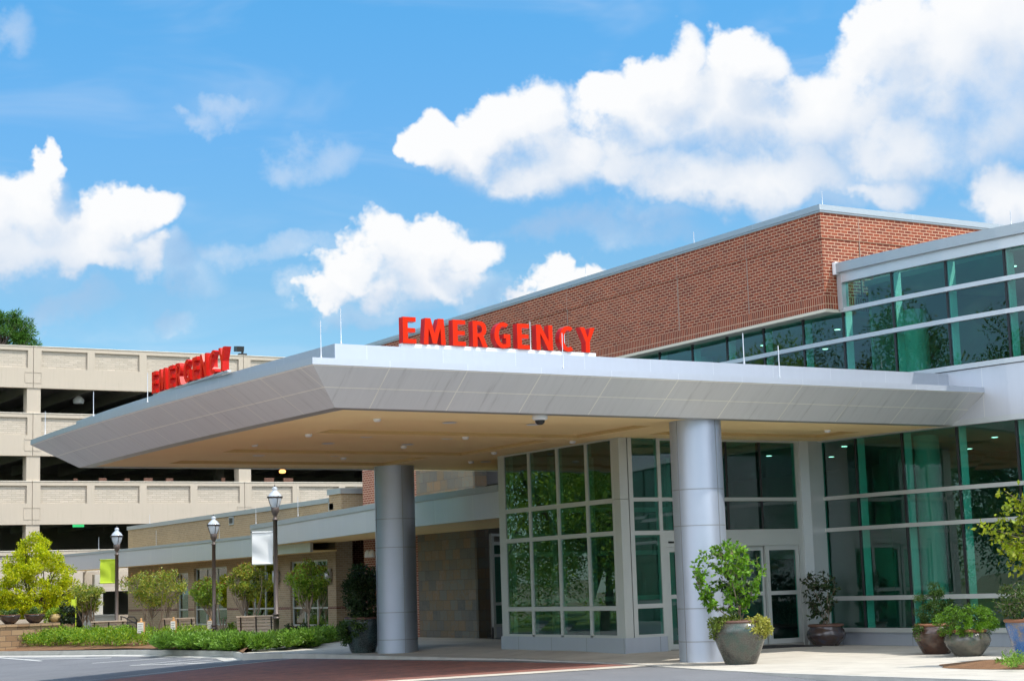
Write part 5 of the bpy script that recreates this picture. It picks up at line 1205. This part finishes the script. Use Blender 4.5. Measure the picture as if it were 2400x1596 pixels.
rod(1928, 448, 484, (27.3, 30.8), 'lightning rod at the top corner of the brick block'); rod(1627, 543, 575, onx(1627, 570, 27.2), 'lightning rod halfway along the brick block coping'); rod(1373, 625, 652, onx(1373, 650, 27.2), 'lightning rod near the far end of the brick block coping'); rod(1175, 699, 718, onx(1175, 715, 27.2), 'farthest lightning rod on the brick block above the sign'); rod(2370, 492, 527, onx(2370, 527, 28.3), 'lightning rod on the coping of the upper glass band')
rod(231.5, 1258, 1287, onz(231.5, 1288, 3.79), 'leftmost lightning rod on the lower eaves band'); rod(366, 1242, 1281, onz(366, 1282, 3.79), 'lightning rod on the lower eaves band between the two left lamp posts'); rod(514, 1238, 1265, onz(514, 1266, 3.79), 'lightning rod partly behind the middle lantern')
rod(600, 1188, 1226, onz(600, 1228, 4.13), 'lightning rod at the left end of the projecting eaves band'); rod(698.5, 1163, 1208, onz(698.5, 1210, 4.13), 'lightning rod on the projecting eaves band right of the tallest lantern'); rod(835, 1136, 1158, (26.5, 54.5), 'lightning rod on the small tan block behind the left column'); rod(351, 1205, 1226, onx(351, 1226, 25.8), 'lightning rod at the left end of the tan wing roof')

# ------------------------------------------------------------------ sky, sun, camera
SUN = np.array([.40, -.51, 1.0]); SUN = SUN/np.linalg.norm(SUN)
w = bpy.data.worlds.new('World'); S.world = w; w.use_nodes = True; nt = w.node_tree; nt.nodes.clear(); g = NT(nt)
def dens_group():
    gr = bpy.data.node_groups.new('cloud_density', 'ShaderNodeTree'); gr.interface.new_socket('Vector', in_out='INPUT', socket_type='NodeSocketVector'); gr.interface.new_socket('Density', in_out='OUTPUT', socket_type='NodeSocketFloat')
    h = NT(gr); gi = h.n('NodeGroupInput'); go = h.n('NodeGroupOutput'); v = gi.outputs[0]
    sp = h.n('ShaderNodeSeparateXYZ', i_0=v); az = h.math('ARCTAN2', sp.outputs[0], sp.outputs[1]); el = h.math('ARCSINE', sp.outputs[2])
    n0 = h.n('ShaderNodeTexNoise', i_Vector=v, i_Scale=17.0, i_Detail=5.0, i_Roughness=.58)
    sn = h.n('ShaderNodeSeparateColor', i_0=n0.outputs[1])
    az = h.math('ADD', az, h.math('MULTIPLY_ADD', sn.outputs[0], .075, -.0375)); el = h.math('ADD', el, h.math('MULTIPLY_ADD', sn.outputs[1], .065, -.0325))
    B = [(-70, 540, 180, 140), (50, 470, 115, 95), (112, 392, 34, 46), (40, 600, 180, 80), (190, 585, 135, 90), (318, 492, 72, 55), (250, 530, 95, 75), (325, 610, 85, 65), (90, 540, 150, 90), (240, 630, 120, 45),
         (905, 600, 115, 72), (1050, 575, 75, 62), (960, 660, 190, 82), (810, 655, 95, 55), (1115, 615, 80, 62), (1060, 680, 110, 50), (760, 700, 80, 40),
         (1015, 320, 75, 68), (1090, 350, 90, 55), (1235, 290, 105, 85), (1290, 380, 190, 95), (1440, 230, 75, 75), (1580, 175, 90, 85), (1500, 300, 190, 120), (1745, 155, 95, 72), (1690, 280, 200, 130), (1880, 280, 190, 140), (2060, 210, 170, 140), (2110, 90, 105, 105), (2260, 200, 210, 220), (2360, 90, 160, 160), (1600, 410, 240, 70), (1850, 410, 200, 85), (2120, 330, 170, 110),
         (1370, 655, 105, 42), (1275, 700, 66, 32), (2350, 470, 100, 85), (2090, 450, 100, 60), (2420, 520, 120, 60),
         (2700, 200, 320, 220), (-500, 400, 300, 150), (-900, 600, 300, 120), (3200, 450, 340, 150), (500, -500, 300, 160), (1800, -420, 420, 180)]
    Fa = [(735, 375, 115, 62), (190, 735, 115, 48), (555, 258, 100, 40), (480, 285, 70, 26), (405, 762, 70, 34), (1420, 545, 280, 50), (640, 600, 200, 42), (430, 650, 90, 75), (400, 600, 60, 60), (1130, 700, 140, 50), (880, 735, 240, 36), (2000, 480, 160, 50), (1560, 500, 130, 40), (-10, 50, 60, 60), (700, 690, 80, 40)]
    def vm(op, *a):
        x = h.nt.nodes.new('ShaderNodeVectorMath'); x.operation = op
        for i, v_ in enumerate(a): h.put(x.inputs[i], v_)
        return x.outputs[0]
    def comb(s_):
        x = h.nt.nodes.new('ShaderNodeCombineXYZ')
        for i in range(3): h.put(x.inputs[i], s_)
        return x.outputs[0]
    AZ, EL = comb(az), comb(el)
    def field(B):
        B = list(B); D = None
        while len(B) % 3: B.append(B[-1])
        for i in range(0, len(B), 3):
            k1, o1, k2, o2 = [], [], [], []
            for x, y, rx, ry in B[i:i+3]:
                d = ray(x, y); d = d/np.linalg.norm(d); a, e = math.atan2(d[0], d[1]), math.asin(d[2])
                k1.append(math.cos(e)*4014/rx); o1.append(-a*math.cos(e)*4014/rx); k2.append(4014/ry); o2.append(-e*4014/ry)
            dx = vm('MULTIPLY_ADD', AZ, tuple(k1), tuple(o1)); dy = vm('MULTIPLY_ADD', EL, tuple(k2), tuple(o2))
            t = vm('MULTIPLY_ADD', dx, dx, vm('MULTIPLY', dy, dy)); D = t if D is None else vm('MINIMUM', D, t)
        sp3 = h.n('ShaderNodeSeparateXYZ', i_0=D)
        D = h.math('SUBTRACT', 1.0, h.math('SMOOTH_MIN', h.math('SMOOTH_MIN', sp3.outputs[0], sp3.outputs[1], .3), sp3.outputs[2], .3))
        return h.math('MAXIMUM', D, -1.3)
    RF = field(B); D = h.math('SMOOTH_MIN', h.math('MULTIPLY', RF, 1.3), .8, .5); FD = field(Fa)
    gr.interface.new_socket('Body', in_out='OUTPUT', socket_type='NodeSocketFloat')
    n1 = h.n('ShaderNodeTexNoise', i_Vector=v, i_Scale=34.0, i_Detail=6.0, i_Roughness=.60)
    n2 = h.n('ShaderNodeTexNoise', i_Vector=v, i_Scale=17.0, i_Detail=1.0)
    body = h.math('ADD', D, h.math('MULTIPLY_ADD', n2.outputs[0], .9, -.45))
    h.put(go.inputs[0], h.math('ADD', body, h.math('MULTIPLY_ADD', n1.outputs[0], 1.7, -.85))); h.put(go.inputs[1], h.math('ADD', RF, h.math('MULTIPLY_ADD', n2.outputs[0], .8, -.4)))
    gr.interface.new_socket('Faint', in_out='OUTPUT', socket_type='NodeSocketFloat'); h.put(go.inputs[2], h.math('ADD', FD, h.math('MULTIPLY_ADD', n1.outputs[0], 2.4, -1.2))); return gr
grp = dens_group(); co = g.n('ShaderNodeTexCoord').outputs['Generated']
def dens(vec):
    x = nt.nodes.new('ShaderNodeGroup'); x.node_tree = grp; g.put(x.inputs[0], vec); return x.outputs
d0, b0, f0 = dens(co)
v2 = g.n('ShaderNodeVectorMath', operation='ADD'); g.put(v2.inputs[0], co); v2.inputs[1].default_value = tuple((up*.9+rt*-.35)*.026)
nm = g.n('ShaderNodeVectorMath', operation='NORMALIZE'); g.put(nm.inputs[0], v2.outputs[0])
d1, b1, f1 = dens(nm.outputs[0])
sky = g.n('ShaderNodeTexSky', sky_type='NISHITA', sun_disc=False, sun_elevation=math.asin(SUN[2]), sun_rotation=math.atan2(SUN[0], SUN[1]), altitude=200.0, air_density=1.0, dust_density=.6, ozone_density=2.0)
wn = g.n('ShaderNodeMapping', i_Vector=co); wn.inputs['Rotation'].default_value = (0.15, .1, YAW); wn.inputs['Scale'].default_value = (4, 4, 16)
wz_ = g.n('ShaderNodeTexNoise', i_Vector=wn.outputs[0], i_Scale=1.6, i_Detail=4.0, i_Roughness=.6, i_Distortion=.6)
wisp = g.math('MULTIPLY', g.smooth(wz_.outputs[0], .44, .85), .30)
spz = g.n('ShaderNodeSeparateXYZ', i_0=co)
tr_ = g.ramp(spz.outputs[2], [(.10, (.52, .74, .80)), (.17, (.50, .73, .79)), (.262, (.46, .83, .97)), (.33, (.40, .90, 1.06))])
tint = g.mix(1.0, sky.outputs[0], tr_, 'MULTIPLY')
bg_sky = g.n('ShaderNodeBackground', i_Color=tint, i_Strength=.15)
lit = g.math('SUBTRACT', b0, b1)
alpha = g.smooth(d0, -.30, g.math('MAXIMUM', g.math('MULTIPLY_ADD', lit, -.80, 1.0), .55))
alpha = g.math('MULTIPLY', alpha, .97)
alpha = g.math('MAXIMUM', alpha, g.math('MULTIPLY', g.smooth(f0, -.1, 1.3), .46))
alpha = g.math('MAXIMUM', alpha, wisp)
dt = g.n('ShaderNodeVectorMath', operation='DOT_PRODUCT'); g.put(dt.inputs[0], co); dt.inputs[1].default_value = (math.sin(YAW), math.cos(YAW), -.25)
bkn = g.n('ShaderNodeTexNoise', i_Vector=co, i_Scale=2.6, i_Detail=3.0, i_Roughness=.55)
fill_bank = g.math('MULTIPLY', g.smooth(bkn.outputs[0], .38, .55), g.smooth(dt.outputs['Value'], .05, -.45))  # bright cloud cover added out of view behind the camera as fill light
alpha = g.math('MAXIMUM', alpha, fill_bank)
shade = g.math('MULTIPLY_ADD', lit, .27, .45, clamp=True)
ccol = g.ramp(shade, [(.0, (.46, .58, .78)), (.34, (.64, .74, .88)), (.60, (.93, .95, .98)), (.8, (1, 1, 1))])
bg_c = g.n('ShaderNodeBackground', i_Color=ccol, i_Strength=g.math('MULTIPLY_ADD', fill_bank, 1.6, .76))
mx = g.n('ShaderNodeMixShader', i_0=alpha, i_1=bg_sky.outputs[0], i_2=bg_c.outputs[0]); ow = g.n('ShaderNodeOutputWorld'); nt.links.new(mx.outputs[0], ow.inputs[0])
try: w.cycles.sampling_method = 'MANUAL'; w.cycles.sample_map_resolution = 512
except Exception: pass
ld = bpy.data.lights.new('sun', 'SUN'); ld.energy = 3.5; ld.angle = math.radians(.53); ld.color = (1.0, .955, .88)
lo = bpy.data.objects.new('sun', ld); COL.objects.link(lo); lo.location = (10, 0, 60); lo.rotation_euler = Vector(tuple(SUN)).to_track_quat('Z', 'Y').to_euler()
cd = bpy.data.cameras.new('camera'); co_ = bpy.data.objects.new('camera', cd); COL.objects.link(co_); cd.sensor_width = 36; cd.lens = F_PX/2400*36; cd.clip_end = 3000; cd.clip_start = .1
m4 = Matrix(((rt[0], up[0], -fw[0], 0), (rt[1], up[1], -fw[1], 0), (rt[2], up[2], -fw[2], EYE), (0, 0, 0, 1))); co_.matrix_world = m4; S.camera = co_
vs = S.view_settings; vs.view_transform = 'Standard'; vs.look = 'None'; vs.exposure = 0.4; vs.gamma = 1.0; vs.use_curve_mapping = False
S.render.engine = 'CYCLES'; S.cycles.max_bounces = 8; S.cycles.transparent_max_bounces = 20; S.cycles.glossy_bounces = 4; S.cycles.diffuse_bounces = 3; S.cycles.use_denoising = True; S.cycles.use_adaptive_sampling = True; S.cycles.adaptive_threshold = .03
S.cycles.sample_clamp_indirect = 6.0; S.cycles.caustics_reflective = False; S.cycles.caustics_refractive = False
